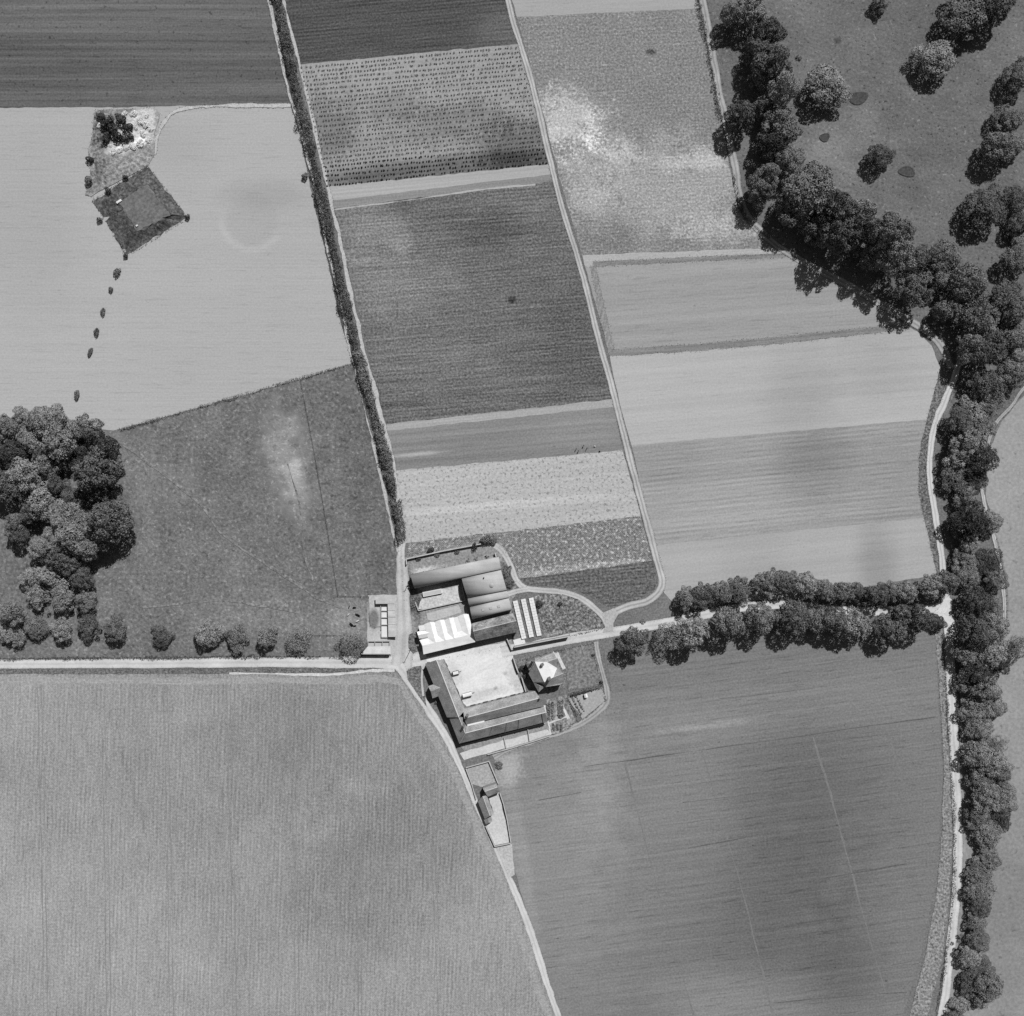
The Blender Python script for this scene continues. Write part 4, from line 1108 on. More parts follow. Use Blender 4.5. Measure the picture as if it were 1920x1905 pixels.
C, Q = [], []
b0 = rest[0]
for x, y in rest:
    s_ = rng.uniform(0.6, 1.1)
    C.append((x - b0[0], y - b0[1], 0.3 * s_))
    Q.append(0.48 * s_)
me_all = []
vv = np.zeros((0, 3))
r_ = np.random.default_rng(5)
C, Q = np.array(C), np.array(Q)
d = r_.normal(size=(len(C), 26, 3))
d /= np.linalg.norm(d, axis=2)[..., None]
P = (C[:, None, :] + d * Q[:, None, None]).reshape(-1, 3)
N_ = d.reshape(-1, 3)
U = np.cross(N_, r_.normal(size=N_.shape))
U /= np.linalg.norm(U, axis=1)[:, None]
V = np.cross(N_, U)
q = np.stack([P - U * .15, P - V * .13, P + U * .15, P + V * .13], 1).reshape(-1, 3)
q[:, 2] = np.maximum(q[:, 2], 0.03)
fc = [tuple(range(4 * i, 4 * i + 4)) for i in range(len(P))]
o = mobj('crop_plants', q.tolist(), fc, M['crop'])
o.location = (b0[0], b0[1], 0)
tag(o, 'dark dotted rows of small plants filling the tilled field beside the long hedge', 'plants', kind='stuff')

# ------------------------------------------------------------------ buildings
def up(o):
    for p in o.data.polygons:
        if p.normal.z < 0:
            p.flip()
    return o

def roofpart(name, verts, faces, mat, parent, th=0.18):
    """verts photo pixel + height; a slab of that thickness"""
    P = [W(*v) for v in verts]
    o = up(mobj(name, P, faces, mat))
    o.data.update()
    md = o.modifiers.new('thickness', 'SOLIDIFY')
    md.thickness = th
    md.offset = -1
    setpar(o, parent)
    return o

def setpar(o, parent):
    o.parent = parent
    o.matrix_parent_inverse = Matrix.Translation(-Vector(parent.location))
    return o

def walls(pts, ez, parent, mat, d=0.25, top=-0.1):
    P = inset([W(x, y, ez).to_2d() for x, y in pts], d)
    g = Geo()
    g.prism(P, 0, ez + top)
    o = g.obj('wall', mat)
    setpar(o, parent)
    return o, P

def ridgecap(a, b, parent, mat='ridge', w=0.32, h=0.1):
    A_, B_ = W(*a), W(*b)
    d = (B_ - A_)
    n = Vector((-d.y, d.x, 0)).normalized() * w / 2
    u = Vector((0, 0, h))
    dn = Vector((0, 0, -0.12))
    v = [A_ + n + dn, A_ + u, A_ - n + dn, B_ + n + dn, B_ + u, B_ - n + dn]
    o = mobj('ridge_tiles', v, [(0, 1, 4, 3), (1, 2, 5, 4), (0, 2, 1), (3, 4, 5)], M[mat])
    # sub-part of the roof
    o.parent = parent
    o.matrix_parent_inverse = parent.matrix_world.inverted() if parent.parent is None else Matrix.Translation(-Vector(parent.parent.location))
    return o

def sub(o, part):
    """make o a child of a part whose data sit in world coordinates"""
    o.parent = part
    o.matrix_parent_inverse = Matrix.Identity(4)
    return o

def gable_house(name, label, eL, rg, eR, ezl, rz, ezr, roof_mat, cat='building', wall_mat='stone', ridge='ridge', hip0=None, hip1=None, doors=(), capw=0.32):
    """eL, rg, eR: pairs of photo points of the left eave, ridge and right eave"""
    base = W((eL[0][0] + eR[1][0]) / 2, (eL[0][1] + eR[1][1]) / 2)
    t = thing(name, label, cat, (base.x, base.y, 0))
    v = [(*eL[0], ezl), (*eL[1], ezl), (*rg[0], rz), (*rg[1], rz), (*eR[0], ezr), (*eR[1], ezr)]
    f = [(0, 1, 3, 2), (2, 3, 5, 4)]
    if hip0:
        f.append((0, 2, 4))
    if hip1:
        f.append((1, 5, 3))
    rf = roofpart('roof', v, f, M[roof_mat], t)
    if ridge:
        cap = ridgecap((*rg[0], rz + 0.02), (*rg[1], rz + 0.02), rf, ridge, capw)
        sub(cap, rf)
    # walls with gable peaks
    q = [W(*eL[0], ezl), W(*eL[1], ezl), W(*eR[1], ezr), W(*eR[0], ezr)]
    ctr = sum(q, Vector()) / 4
    def inn(p, k=0.965, dz=-0.22):
        w_ = ctr + (p - ctr) * k
        return Vector((w_.x, w_.y, p.z + dz))
    r0, r1 = W(*rg[0], rz), W(*rg[1], rz)
    lo = [Vector((inn(p).x, inn(p).y, 0)) for p in q]
    hi = [inn(p) for p in q]
    if hip0 is None:
        g0_ = inn(r0, 0.965, -0.3)
    else:
        g0_ = (hi[0] + hi[3]) / 2
    if hip1 is None:
        g1_ = inn(r1, 0.965, -0.3)
    else:
        g1_ = (hi[1] + hi[2]) / 2
    vv_ = lo + hi + [g0_, g1_]
    ff = [(0, 1, 5, 4), (1, 2, 6, 9, 5), (2, 3, 7, 6), (3, 0, 4, 8, 7), (3, 2, 1, 0)]
    wl = setpar(mobj('wall', vv_, ff, M[wall_mat]), t)
    for (side, u, w_, h_, kind) in doors:
        # side 0: left eave wall, 1: right eave wall
        a, b = (lo[0], lo[1]) if side == 0 else (lo[3], lo[2])
        c = a.lerp(b, u)
        d = (b - a).normalized()
        out = Vector((d.y, -d.x, 0))
        if out.dot(c - ctr) < 0:
            out = -out
        g = Geo()
        g.box((c.x + out.x * 0.05, c.y + out.y * 0.05), w_, 0.14, 0.0 if kind == 'door' else 1.0, h_, math.atan2(d.y, d.x))
        setpar(g.obj(kind, M['timber'] if kind == 'door' else M['dark']), t)
    return t, rf

def arch_barn(name, label, c4, ez, rise, wall='tin', mat='tin', n=14, over=0.25):
    """c4: NW, NE, SE, SW corners of the roof seen from above; barrel roof along NW-NE"""
    nw, ne, se, sw = [W(*p, ez) for p in c4]
    base = (nw + se) / 2
    t = thing(name, label, 'barn', (base.x, base.y, 0))
    v, f = [], []
    for i in range(n + 1):
        a = math.pi * (0.13 + 0.74 * i / n)
        zz = (math.sin(a) - math.sin(math.pi * 0.13)) / (1 - math.sin(math.pi * 0.13)) * rise
        s_ = (1 - math.cos(a) / math.cos(math.pi * 0.13)) / 2
        for p, q in ((nw, sw), (ne, se)):
            w_ = p.lerp(q, s_)
            v.append((w_.x, w_.y, ez + zz))
    for i in range(n):
        f.append((2 * i, 2 * i + 1, 2 * i + 3, 2 * i + 2))
    o = up(mobj('roof', v, f, M[mat], smooth=True))
    md = o.modifiers.new('thickness', 'SOLIDIFY')
    md.thickness = 0.08
    md.offset = -1
    setpar(o, t)
    # end sheets and side walls, set in a little
    ctr = (nw + ne + se + sw) / 4
    def inn(p, dz=-0.14):
        p = Vector(p)
        w_ = ctr + (p - ctr) * 0.97
        return (w_.x, w_.y, p.z + dz)
    for e in (0, 1):
        idx = list(range(e, 2 * (n + 1), 2))
        top = [inn(v[k]) for k in idx]
        a, b = top[0], top[-1]
        vs = top + [(b[0], b[1], 0), (a[0], a[1], 0)]
        setpar(mobj('end_wall', vs, [tuple(range(len(vs)))], M[wall]), t)
    for p, q in ((nw, ne), (sw, se)):
        a, b = Vector(inn(p)), Vector(inn(q))
        g = Geo()
        g.bar(a, b, 0.1, 0, ez - 0.2)
        setpar(g.obj('side_wall', M[wall]), t)
        L_ = (b - a).length
        m_ = max(2, int(L_ / 4.6))
        for k in range(m_ + 1):
            c = a.lerp(b, k / m_)
            gp = Geo()
            gp.box((c.x, c.y), 0.26, 0.26, 0, ez - 0.17)
            setpar(gp.obj('post', M['iron']), t)
    return t

arch_barn('barrel_roofed_barn', 'long narrow barn with a curved grey sheet roof at the top of the farm', [(769.8, 1077), (935, 1044), (940, 1067.5), (777.5, 1103.5)], 4.6, 1.35)
b2 = arch_barn('barrel_roofed_barn', 'widest curved-roof barn, joined below the long narrow one', [(865.7, 1084.7), (939.5, 1068.5), (950.5, 1107), (876.7, 1121)], 5.0, 1.8)
arch_barn('barrel_roofed_barn', 'narrowest curved-roof barn between two wider ones', [(876.9, 1122), (950.5, 1107.8), (954, 1120.5), (880, 1137.4)], 4.8, 1.0)
b4 = arch_barn('barrel_roofed_barn', 'curved-roof barn with three roof hatches, next to the slate barn', [(881, 1138.2), (954, 1121.5), (960.5, 1143), (885.5, 1161)], 5.2, 1.6)
for x, y in ((906, 1143.2), (920, 1140.2), (935, 1136.8)):
    c = W(x, y, 6.8)
    g = Geo()
    g.box((c.x, c.y), 1.0, 0.9, 6.2, 6.95, math.radians(13))
    g.box((c.x, c.y), 1.2, 1.1, 6.95, 7.02, math.radians(13))
    setpar(g.obj('roof_hatch', M['tin']), b4)
c = W(922, 1097, 6.6)
g = Geo()
for i in range(10):
    t_ = 2 * math.pi * i / 10
g.tube((c.x, c.y, 6.2), (c.x, c.y, 6.9), 0.95, 0.95, 14)
g.tube((c.x, c.y, 6.9), (c.x, c.y, 7.2), 1.05, 0.25, 14)
setpar(g.obj('roof_vent', M['tin']), b2)
c = W(907, 1083.5, 6.8)
g = Geo()
g.tube((c.x, c.y, 6.2), (c.x, c.y, 7.1), 0.3, 0.3, 10)
setpar(g.obj('roof_pipe', M['iron']), b2)

slate, srf = gable_house('slate_barn', 'old slate barn with a mottled dark lower slope, right of the white-roofed shed',
                         [(884.4, 1169.6), (961.6, 1149.8)], [(887, 1184), (968, 1164)], [(892, 1202.7), (971.5, 1185)], 5.0, 9.2, 5.0, 'slate_old', 'barn',
                         doors=((1, 0.25, 3, 3.2, 'door'), (1, 0.7, 3, 3.2, 'door')))

# white shed: a main range with four cross wings
wt = thing('white_roofed_shed', 'bright white-roofed shed with four cross gables at the corner of the yard', 'shed', tuple(W(835, 1190)))
walls([(784.5, 1174), (879.5, 1151.5), (891, 1203.5), (794, 1226.8)], 4.7, wt, M['stone'], 0.3, -0.1)
roofpart('main_roof', [(786.5, 1200, 4.9), (884, 1177.5, 4.9), (791.9, 1210.8, 5.7), (888.8, 1188, 5.7), (794, 1227, 4.8), (891, 1203.8, 4.8)], [(0, 1, 3, 2), (2, 3, 5, 4)], M['whiteroof'], wt, 0.15)
g = Geo()
g.add([W(791.9, 1210.8, 5.5), W(787.0, 1200.4, 4.6), W(794, 1226.4, 4.5)], [(0, 1, 2)])
setpar(g.obj('gable_wall', M['stone']), wt)
g = Geo()
g.add([W(888.6, 1188, 5.5), W(884, 1178, 4.6), W(890.6, 1203.2, 4.5)], [(0, 2, 1)])
setpar(g.obj('gable_wall', M['stone']), wt)
for (l, r_, e) in (((795, 1170.5), (806.5, 1166), (814.6, 1166.3)), ((814.8, 1166.3), (825, 1162), (833, 1161.8)), ((833.2, 1162.2), (842, 1158.8), (850.7, 1157.4)), ((858.5, 1155.4), (869, 1151.2), (878.5, 1151.5))):
    sh = Vector((10.2, 38))
    v = [(*l, 4.95), (l[0] + sh.x, l[1] + sh.y, 4.95), (*r_, 5.85), (r_[0] + sh.x, r_[1] + sh.y, 5.85), (*e, 4.95), (e[0] + sh.x, e[1] + sh.y, 4.95)]
    rp = roofpart('cross_roof', v, [(0, 1, 3, 2), (2, 3, 5, 4)], M['whiteroof'], wt, 0.12)
    gg = Geo()
    gg.add([W(l[0] + .6, l[1] + 1, 4.5), W(r_[0] + .2, r_[1] + 1, 5.6), W(e[0] - .4, e[1] + 1, 4.5)], [(0, 1, 2)])
    setpar(gg.obj('gable_wall', M['stone']), wt)
roofpart('gutter_roof', [(850.9, 1158, 5.0), (858.3, 1155.8, 5.0), (868, 1189, 5.0), (860, 1191, 5.0)], [(0, 1, 2, 3)], M['rooflead'], wt, 0.1)
roofpart('side_roof', [(781.8, 1184.5, 4.6), (802, 1180.5, 4.6), (783.6, 1191, 5.4), (806, 1186.5, 5.4), (786, 1197.6, 4.6), (804, 1194, 4.6)], [(0, 1, 3, 2), (2, 3, 5, 4)], M['whiteroof'], wt, 0.12)
roofpart('side_roof', [(784.2, 1173.4, 4.75), (796, 1171.5, 4.95), (799, 1181, 4.95), (786.6, 1183, 4.7)], [(0, 1, 2, 3)], M['whiteroof'], wt, 0.12)

# west range with its small wing
wr, wrf = gable_house('west_range', 'long slate-roofed range down the left side of the bright yard',
                      [(797, 1244.5), (838, 1345)], [(818, 1237.5), (860, 1345)], [(831.5, 1237.2), (872, 1331)], 4.6, 8.6, 4.8, 'slate_w', 'barn',
                      doors=((1, 0.12, 1.6, 2.2, 'door'), (1, 0.3, 2.6, 3.0, 'door'), (1, 0.5, 1.2, 2.0, 'window'), (1, 0.66, 2.6, 3.0, 'door'), (1, 0.85, 1.2, 2.0, 'window'), (0, 0.2, 1.0, 2.0, 'window'), (0, 0.8, 1.0, 2.0, 'window')), capw=0.55)
roofpart('wing_roof', [(802.5, 1287, 4.4), (814.5, 1282.5, 4.4), (808, 1296.5, 6.6), (830, 1287.5, 6.6), (811, 1309.5, 4.4), (824, 1304.5, 4.4)], [(0, 1, 3, 2), (2, 3, 5, 4)], M['slate'], wr)
walls([(802.8, 1287.4), (822, 1280), (830, 1301), (811.2, 1309)], 4.4, wr, M['stone'], 0.2)
g = Geo()
g.add([W(803.2, 1287.6, 4.2), W(808.3, 1296.4, 6.3), W(811.2, 1308.8, 4.2)], [(0, 1, 2)])
setpar(g.obj('gable_wall', M['stone']), wr)
cr, crf = gable_house('corner_range', 'lower slate roof at the bottom corner joining the two yard ranges',
                      [(842, 1345.5), (861, 1394)], [(860.5, 1345.5), (872, 1375)], [(872.5, 1345), (874.2, 1360)], 4.4, 8.2, 4.6, 'slate_w', 'barn', hip1=None)
# south ranges
sa, sarf = gable_house('upper_yard_range', 'slate-roofed range facing the yard along its lower side',
                       [(868, 1329.5), (1003, 1295.5)], [(870.5, 1347), (1013, 1309)], [(874.5, 1359.5), (1019.5, 1324)], 4.6, 8.4, 5.0, 'slate', 'barn', capw=0.45,
                       doors=tuple((0, u, 2.4, 2.8, 'door') for u in (0.12, 0.3, 0.5, 0.7, 0.88)) + tuple((0, u, 1.0, 2.0, 'window') for u in (0.21, 0.4, 0.6, 0.79)))
sb, sbrf = gable_house('lower_yard_range', 'slate-roofed range with parapets backing on the yard, facing the gardens',
                       [(874.5, 1361), (1020, 1325.5)], [(872.5, 1375), (1023, 1336)], [(861.5, 1394), (1026.6, 1353)], 5.0, 8.0, 4.2, 'slate', 'barn', capw=0.5,
                       doors=tuple((1, u, 1.8, 2.2, 'door') for u in (0.2, 0.45, 0.62, 0.82)) + tuple((1, u, 1.0, 2.0, 'window') for u in (0.3, 0.53, 0.72, 0.92)))
# pale lead gutter in the valley, hip line, party walls
c0, c1 = W(876, 1361.5, 5.15), W(909, 1353.2, 5.15)
roofpart('valley_gutter', [(876, 1358.5, 5.2), (908, 1351, 5.2), (909, 1355, 5.25), (877, 1362.5, 5.25)], [(0, 1, 2, 3)], M['rooflead'], sb, 0.08)
hp = ridgecap((872.5, 1375, 8.05), (861.5, 1394, 4.3), sbrf, 'ridge', 0.35)
sub(hp, sbrf)
for u in (0.34, 0.52, 0.67, 0.955):
    a = Vector((872.5, 1375)).lerp(Vector((1023, 1336)), u)
    b = Vector((861.5, 1394)).lerp(Vector((1026.6, 1353)), u)
    p0, p1 = W(a.x, a.y, 8.0), W(b.x, b.y, 4.2)
    g = Geo()
    n_ = Vector((p1.y - p0.y, -(p1.x - p0.x), 0)).normalized() * 0.16
    g.add([p0 + n_ + Vector((0, 0, -.2)), p1 + n_ + Vector((0, 0, -.2)), p1 + n_ + Vector((0, 0, .4)), p0 + n_ + Vector((0, 0, .4)),
           p0 - n_ + Vector((0, 0, -.2)), p1 - n_ + Vector((0, 0, -.2)), p1 - n_ + Vector((0, 0, .4)), p0 - n_ + Vector((0, 0, .4))],
          [(0, 1, 2, 3), (7, 6, 5, 4), (3, 2, 6, 7), (0, 3, 7, 4), (1, 5, 6, 2)])
    setpar(g.obj('party_wall', M['slate']), sb)
def chimney(x, y, z0, z1, w, rot, par):
    c = W(x, y, z1)
    g = Geo()
    g.box((c.x, c.y), w, w * 0.65, z0, z1, rot)
    g.box((c.x, c.y), w + 0.16, w * 0.65 + 0.16, z1, z1 + 0.12, rot)
    o = sub(g.obj('chimney', M['chimney']), par)
    for k in (-1, 1):
        d = Vector((math.cos(rot), math.sin(rot))) * w * 0.25 * k
        g.tube((c.x + d.x, c.y + d.y, z1 + .1), (c.x + d.x, c.y + d.y, z1 + .55), 0.13, 0.1, 7)
    o.data.clear_geometry()
    o.data.from_pydata(g.v, [], g.f)
    return o
chimney(876, 1342.5, 6.5, 10.2, 1.0, math.radians(14), sarf)
chimney(869.5, 1362, 6.0, 10.4, 1.0, math.radians(-66), crf)
chimney(1012, 1309.5, 6.8, 9.2, 0.8, math.radians(14), sarf)

# farmhouse
ht = thing('farmhouse', 'grey slate farmhouse with many hips and gables beside the yard', 'house', tuple(W(1022, 1260)))
EZ, RZ = 5.8, 9.6
hv = {'A': (1003, 1241, RZ), 'B': (1020.5, 1279, RZ), 'C': (1025.5, 1241, 8.2), 'D': (1044, 1235, 8.2), 'V': (1044.5, 1252.5, EZ + .2), 'E': (1037.5, 1270, 8.2),
      'F': (1056.5, 1262.5, 8.2), 'G': (1038, 1223.5, EZ), 'H': (1024, 1229, EZ), 'I': (1003, 1234.5, EZ), 'J': (1000, 1279.5, EZ), 'K': (991, 1263, EZ), 'L': (1058, 1279, EZ), 'M': (1050, 1284, EZ), 'N': (1023, 1288, EZ), 'O': (1013, 1281, EZ)}
names = list(hv)
ix = {n: i for i, n in enumerate(names)}
hroof = roofpart('roof', [hv[n] for n in names], [tuple(ix[c] for c in f) for f in ('CDGH', 'ACHI', 'CVD', 'EFV', 'BNMLFE', 'AKJB', 'BJON', 'AIK')], M['slate'], ht, 0.15)
roofpart('pale_roof_slope', [hv[n] for n in 'ABEVC'], [(0, 1, 2, 3, 4)], M['pale_slate'], ht, 0.15)
# bay roofs
roofpart('bay_roof', [(1002, 1236, EZ), (986, 1244, EZ - .3), (992, 1257.5, EZ - .3), (1000.5, 1250, EZ + .8), (997, 1243.5, EZ + 1.7)], [(0, 1, 4), (1, 2, 4), (2, 3, 4), (3, 0, 4)], M['slate'], ht, 0.12)
roofpart('bay_roof', [(1000, 1279.5, EZ - .1), (1003.5, 1287, EZ - .3), (1010, 1298, EZ - .4), (1021.5, 1287.5, EZ), (1012, 1286, EZ + 1.6)], [(0, 1, 4), (1, 2, 4), (2, 3, 4), (3, 0, 4)], M['slate'], ht, 0.12)
walls([(1003, 1234.5), (1024, 1229), (1038, 1223.5), (1044.5, 1252), (1053, 1258), (1058, 1279), (1050, 1284), (1023, 1288), (1010, 1297.5), (1003.5, 1287), (1000, 1279.5), (991.5, 1263), (992, 1257.5), (986, 1244)], EZ - 0.4, ht, M['stone'], 0.3, -0.1)
g = Geo()
g.add([W(1038, 1224, EZ - .4), W(1043.6, 1235.2, 7.9), W(1044.2, 1252, EZ - .2)], [(0, 1, 2)])
setpar(g.obj('gable_wall', M['coping']), ht)
g = Geo()
g.add([W(1053.5, 1257.5, EZ - .4), W(1056.1, 1262.7, 7.9), W(1057.6, 1278.6, EZ - .4)], [(0, 1, 2)])
setpar(g.obj('gable_wall', M['coping']), ht)
for a, b in (('A', 'B'), ('C', 'D'), ('E', 'F')):
    sub(ridgecap(hv[a], hv[b], hroof, 'ridge', 0.3), hroof)
chimney(1017, 1246.5, 7.8, 11.0, 1.3, math.radians(22), hroof)
chimney(1030, 1273, 7.6, 11.2, 1.4, math.radians(22), hroof)
chimney(1000.5, 1239.5, 7.2, 10.6, 1.0, math.radians(22), hroof)
for (x, y, rt) in ((1041.5, 1240, 77), (1055.8, 1268, 77), (1036, 1287, 10), (995, 1272, -63), (1014, 1231.5, 14)):
    c = W(x, y, 3)
    g = Geo()
    g.box((c.x, c.y), 1.1, 0.5, 3.4, 4.8, math.radians(rt))
    setpar(g.obj('window', M['dark']), ht)

# cottage group south
gable_house('cottage', 'small slate cottage across the head of the pale lower yard', [(905, 1478), (930, 1469.5)], [(909, 1484.5), (933, 1476)], [(914.5, 1494), (937, 1485)], 3.6, 5.8, 3.6, 'slate', 'house',
            doors=((1, 0.4, 1.0, 2.0, 'door'), (1, 0.75, 0.9, 1.8, 'window')))
gable_house('outbuilding', 'slate outbuilding down the left side of the pale lower yard', [(896, 1503), (909, 1536)], [(905, 1493), (918.5, 1530)], [(912.5, 1491.5), (925.5, 1527)], 3.2, 5.4, 3.4, 'slate', 'barn',
            doors=((1, 0.3, 1.6, 2.2, 'door'), (1, 0.7, 1.6, 2.2, 'door')))
gable_house('lean_to_shed', 'small slate shed at the foot of the lower yard outbuilding', [(907, 1537), (911, 1546)], [(914, 1534), (917, 1543)], [(919.5, 1530.5), (922.5, 1540)], 2.4, 3.4, 2.5, 'slate', 'shed', ridge=None)

# pens west of the farm road
def pen_block():
    t = thing('animal_pens', 'L-shaped pale-roofed animal pens with four white concrete runs', 'building', tuple(W(722, 1155)))
    roofpart('roof', [(704, 1119.2, 2.7), (739.3, 1119.2, 2.7), (740.2, 1132, 2.4), (704.3, 1132.3, 2.4)], [(0, 1, 2, 3)], M['asbestos'], t, 0.12)
    walls([(704.4, 1119.6), (739, 1119.6), (739.8, 1131.6), (704.6, 1131.8)], 2.4, t, M['stone'], 0.2, -0.06)
    ys = [1132.3, 1144.8, 1157.4, 1171, 1194.3]
    for k in range(4):
        y0, y1 = ys[k] + 0.25, ys[k + 1] - 0.25
        e = lambda y: 740.2 + (y - 1132) * 0.05
        w_ = lambda y: 726.9 + (y - 1132) * 0.02
        roofpart('roof', [(w_(y0), y0, 2.3), (e(y0), y0, 2.6), (e(y1), y1, 2.6), (w_(y1), y1, 2.3)], [(0, 1, 2, 3)], M['asbestos'], t, 0.12)
        g = Geo()
        P = [W(716.2, y0 + .6), W(726, y0 + .6), W(726, y1 - .3), W(716.2, y1 - .3)]
        g.prism([p.to_2d() for p in P], 0.02, 0.3)
        setpar(g.obj('pen_floor', M['concrete']), t)
    walls([(727.2, 1132.6), (739.8, 1132.6), (742.8, 1194), (728.2, 1194)], 2.3, t, M['stone'], 0.2, -0.06)
    for k in range(1, 5):
        g = Geo()
        g.bar(W(715, ys[k]), W(727, ys[k]), 0.25, 0, 1.1)
        setpar(g.obj('pen_wall', M['coping']), t)
    g = Geo()
    for a, b in (((714.5, 1133), (715, 1181)), ((715.2, 1186), (715.5, 1194.5))):
        g.bar(W(*a), W(*b), 0.25, 0, 1.1)
    setpar(g.obj('pen_wall', M['coping']), t)
    t2 = thing('open_fronted_shed', 'low pale lean-to shed with three open bays beside the thin-leaved tree', 'shed', tuple(W(708, 1214)))
    roofpart('roof', [(690, 1211.5, 2.3), (732.3, 1211.5, 2.3), (732.6, 1226.2, 2.9), (677.5, 1226, 2.9)], [(0, 1, 2, 3)], M['asbestos'], t2, 0.12)
    g = Geo()
    g.bar(W(678.5, 1225), W(732, 1225.4), 0.25, 0, 2.75)
    g.bar(W(732, 1212), W(732, 1225.2), 0.25, 0, 2.3)
    setpar(g.obj('wall', M['stone']), t2)
    g = Geo()
    g.prism([W(690.5, 1202.5).to_2d(), W(731.5, 1202.2).to_2d(), W(732, 1212).to_2d(), W(690.5, 1212).to_2d()], 0.02, 0.3)
    setpar(g.obj('floor', M['concrete_mid']), t2)
    for x in (690.8, 703.5, 717.5, 731):
        g = Geo()
        g.bar(W(x, 1202), W(x, 1212), 0.25, 0, 1.2)
        setpar(g.obj('bay_wall', M['coping']), t2)
    g = Geo()
    g.bar(W(690.8, 1201.6), W(731.2, 1201.4), 0.28, 0, 1.3)
    setpar(g.obj('bay_wall', M['coping']), t2)
pen_block()

# walls
def wall(label, pts, w=0.35, h=1.8, mat='stone', cop='coping', name='boundary_wall'):
    b = W(*pts[0])
    t = thing(name, label, 'wall', (b.x, b.y, 0))
    for i in range(len(pts) - 1):
        a_, b_ = W(*pts[i]), W(*pts[i + 1])
        d = (b_ - a_).normalized() * (w / 2 - 0.02)
        g = Geo()
        g.bar(a_ - (d if i else d * 0), b_ - d * 0, w - 0.004 * i, 0, h)
        o = setpar(g.obj('masonry', M[mat]), t)
        g = Geo()
        g.bar(a_, b_, w + 0.1 - 0.004 * i, h, h + 0.1 + 0.004 * i)
        sub(g.obj('coping', M[cop]), o)
    return t
wall('stone wall with bushes above the long narrow barn', [(763, 1058), (762.5, 1047.8), (830, 1033), (902, 1019.5)], 0.4, 1.7)
wall('short wall stub at the right end of the long narrow barn', [(928, 1036), (930.5, 1043.5)], 0.35, 1.9)
wall('low wall round the broken concrete yard beside the barns', [(864.5, 1088), (872.5, 1125.5), (785, 1144.5), (779, 1128)], 0.3, 1.0)
wall('tall garden wall casting a broad black shadow on the road', [(964, 1211.5), (1000, 1204), (1066, 1191.5)], 0.4, 3.0)
wall('angled walls round the white slab at the yard entrance', [(950.5, 1197), (959.5, 1217.5), (969, 1209.5)], 0.3, 1.6)
wall('wall between the bright yard and the farmhouse garden', [(962.5, 1232.5), (968, 1250), (972, 1260)], 0.4, 1.8)
wall('lower wall between the yard and the farmhouse', [(978, 1268), (983, 1286), (986, 1296)], 0.4, 1.4)
wall('long low wall along the garden behind the yard ranges', [(914, 1414), (960, 1401.5), (1000, 1389), (1031, 1379)], 0.3, 0.9)
wall('cross wall dividing the pale garden ground into upper strips', [(989, 1362), (993, 1389)], 0.25, 0.9)
wall('short cross wall near the left end of the pale garden ground', [(945, 1382), (949, 1402)], 0.25, 0.8)
wall('wall round three sides of the cottage grass plot', [(873.5, 1438), (917, 1426), (934.5, 1468)], 0.35, 1.2)
wall('wall down the left side of the cottage grass plot', [(873.8, 1440), (885, 1470), (893, 1498)], 0.3, 1.0)
wall('wall down the right side of the pale lower yard', [(937, 1484), (944, 1505), (951, 1535), (958, 1578)], 0.3, 1.4)
wall('wall along the foot of the pale lower yard', [(911, 1547), (928, 1585), (957.5, 1579)], 0.3, 1.4)
wall('low bar-like wall below the long yard ranges', [(935, 1377.5), (1022, 1355)], 0.35, 1.2)
# concrete block in the broken yard
g = Geo()
g.box(W(811, 1111), 9.0, 2.2, 0, 1.3, math.radians(11))
o = g.obj('concrete_tank', M['concrete'])
tag(o, 'pale oblong concrete tank in the broken yard below the long barn', 'tank')
g = Geo()
g.box(W(811, 1111), 8.4, 1.6, 1.3, 1.36, math.radians(11))
g.obj('lid', M['concrete_mid'], o)

# cold frames
def cold_frame(a0, a1, label):
    """a0, a1: centre of the top and bottom end"""
    p0, p1 = W(*a0), W(*a1)
    d = p1 - p0
    L_ = d.length
    rot = math.atan2(d.y, d.x)
    t = thing('cold_frame', label, 'cold frame', tuple((p0 + p1) / 2), 'three long white frames')
    u = d.normalized()
    nrm = Vector((-u.y, u.x, 0))
    g = Geo()
    c = (p0 + p1) / 2
    for k in (-1, 1):
        g.box(c + nrm * k * 1.02, L_, 0.12, 0, 0.85, rot)
    for k in (0, 1):
        q = p0.lerp(p1, k)
        g.box(q - u * (0.06 if k else -0.06), 0.12, 1.9, 0, 0.85, rot)
    setpar(g.obj('frame_wall', M['timber']), t)
    n = 14
    gl = Geo()
    for i in range(n):
        q = p0.lerp(p1, (i + 0.5) / n)
        gg = Geo()
        gg.box(q, L_ / n - 0.1, 2.2, 0.86, 0.92, rot)
        o = setpar(gg.obj('glazed_light', M['glass']), t)
        gb = Geo()
        gb.box(q, 0.07, 2.16, 0.921, 0.95, rot)
        gb.box(q, L_ / n - 0.16, 0.07, 0.952, 0.972, rot)
        sub(gb.obj('glazing_bar', M['frame']), o)
    return t
cold_frame((965.8, 1126), (982.6, 1197.2), 'left one of three long white glazed frames')
cold_frame((980.8, 1122.6), (996.8, 1194.2), 'middle one of three long white glazed frames')
cold_frame((995.6, 1120.4), (1011.2, 1191.8), 'right one of three long white glazed frames')

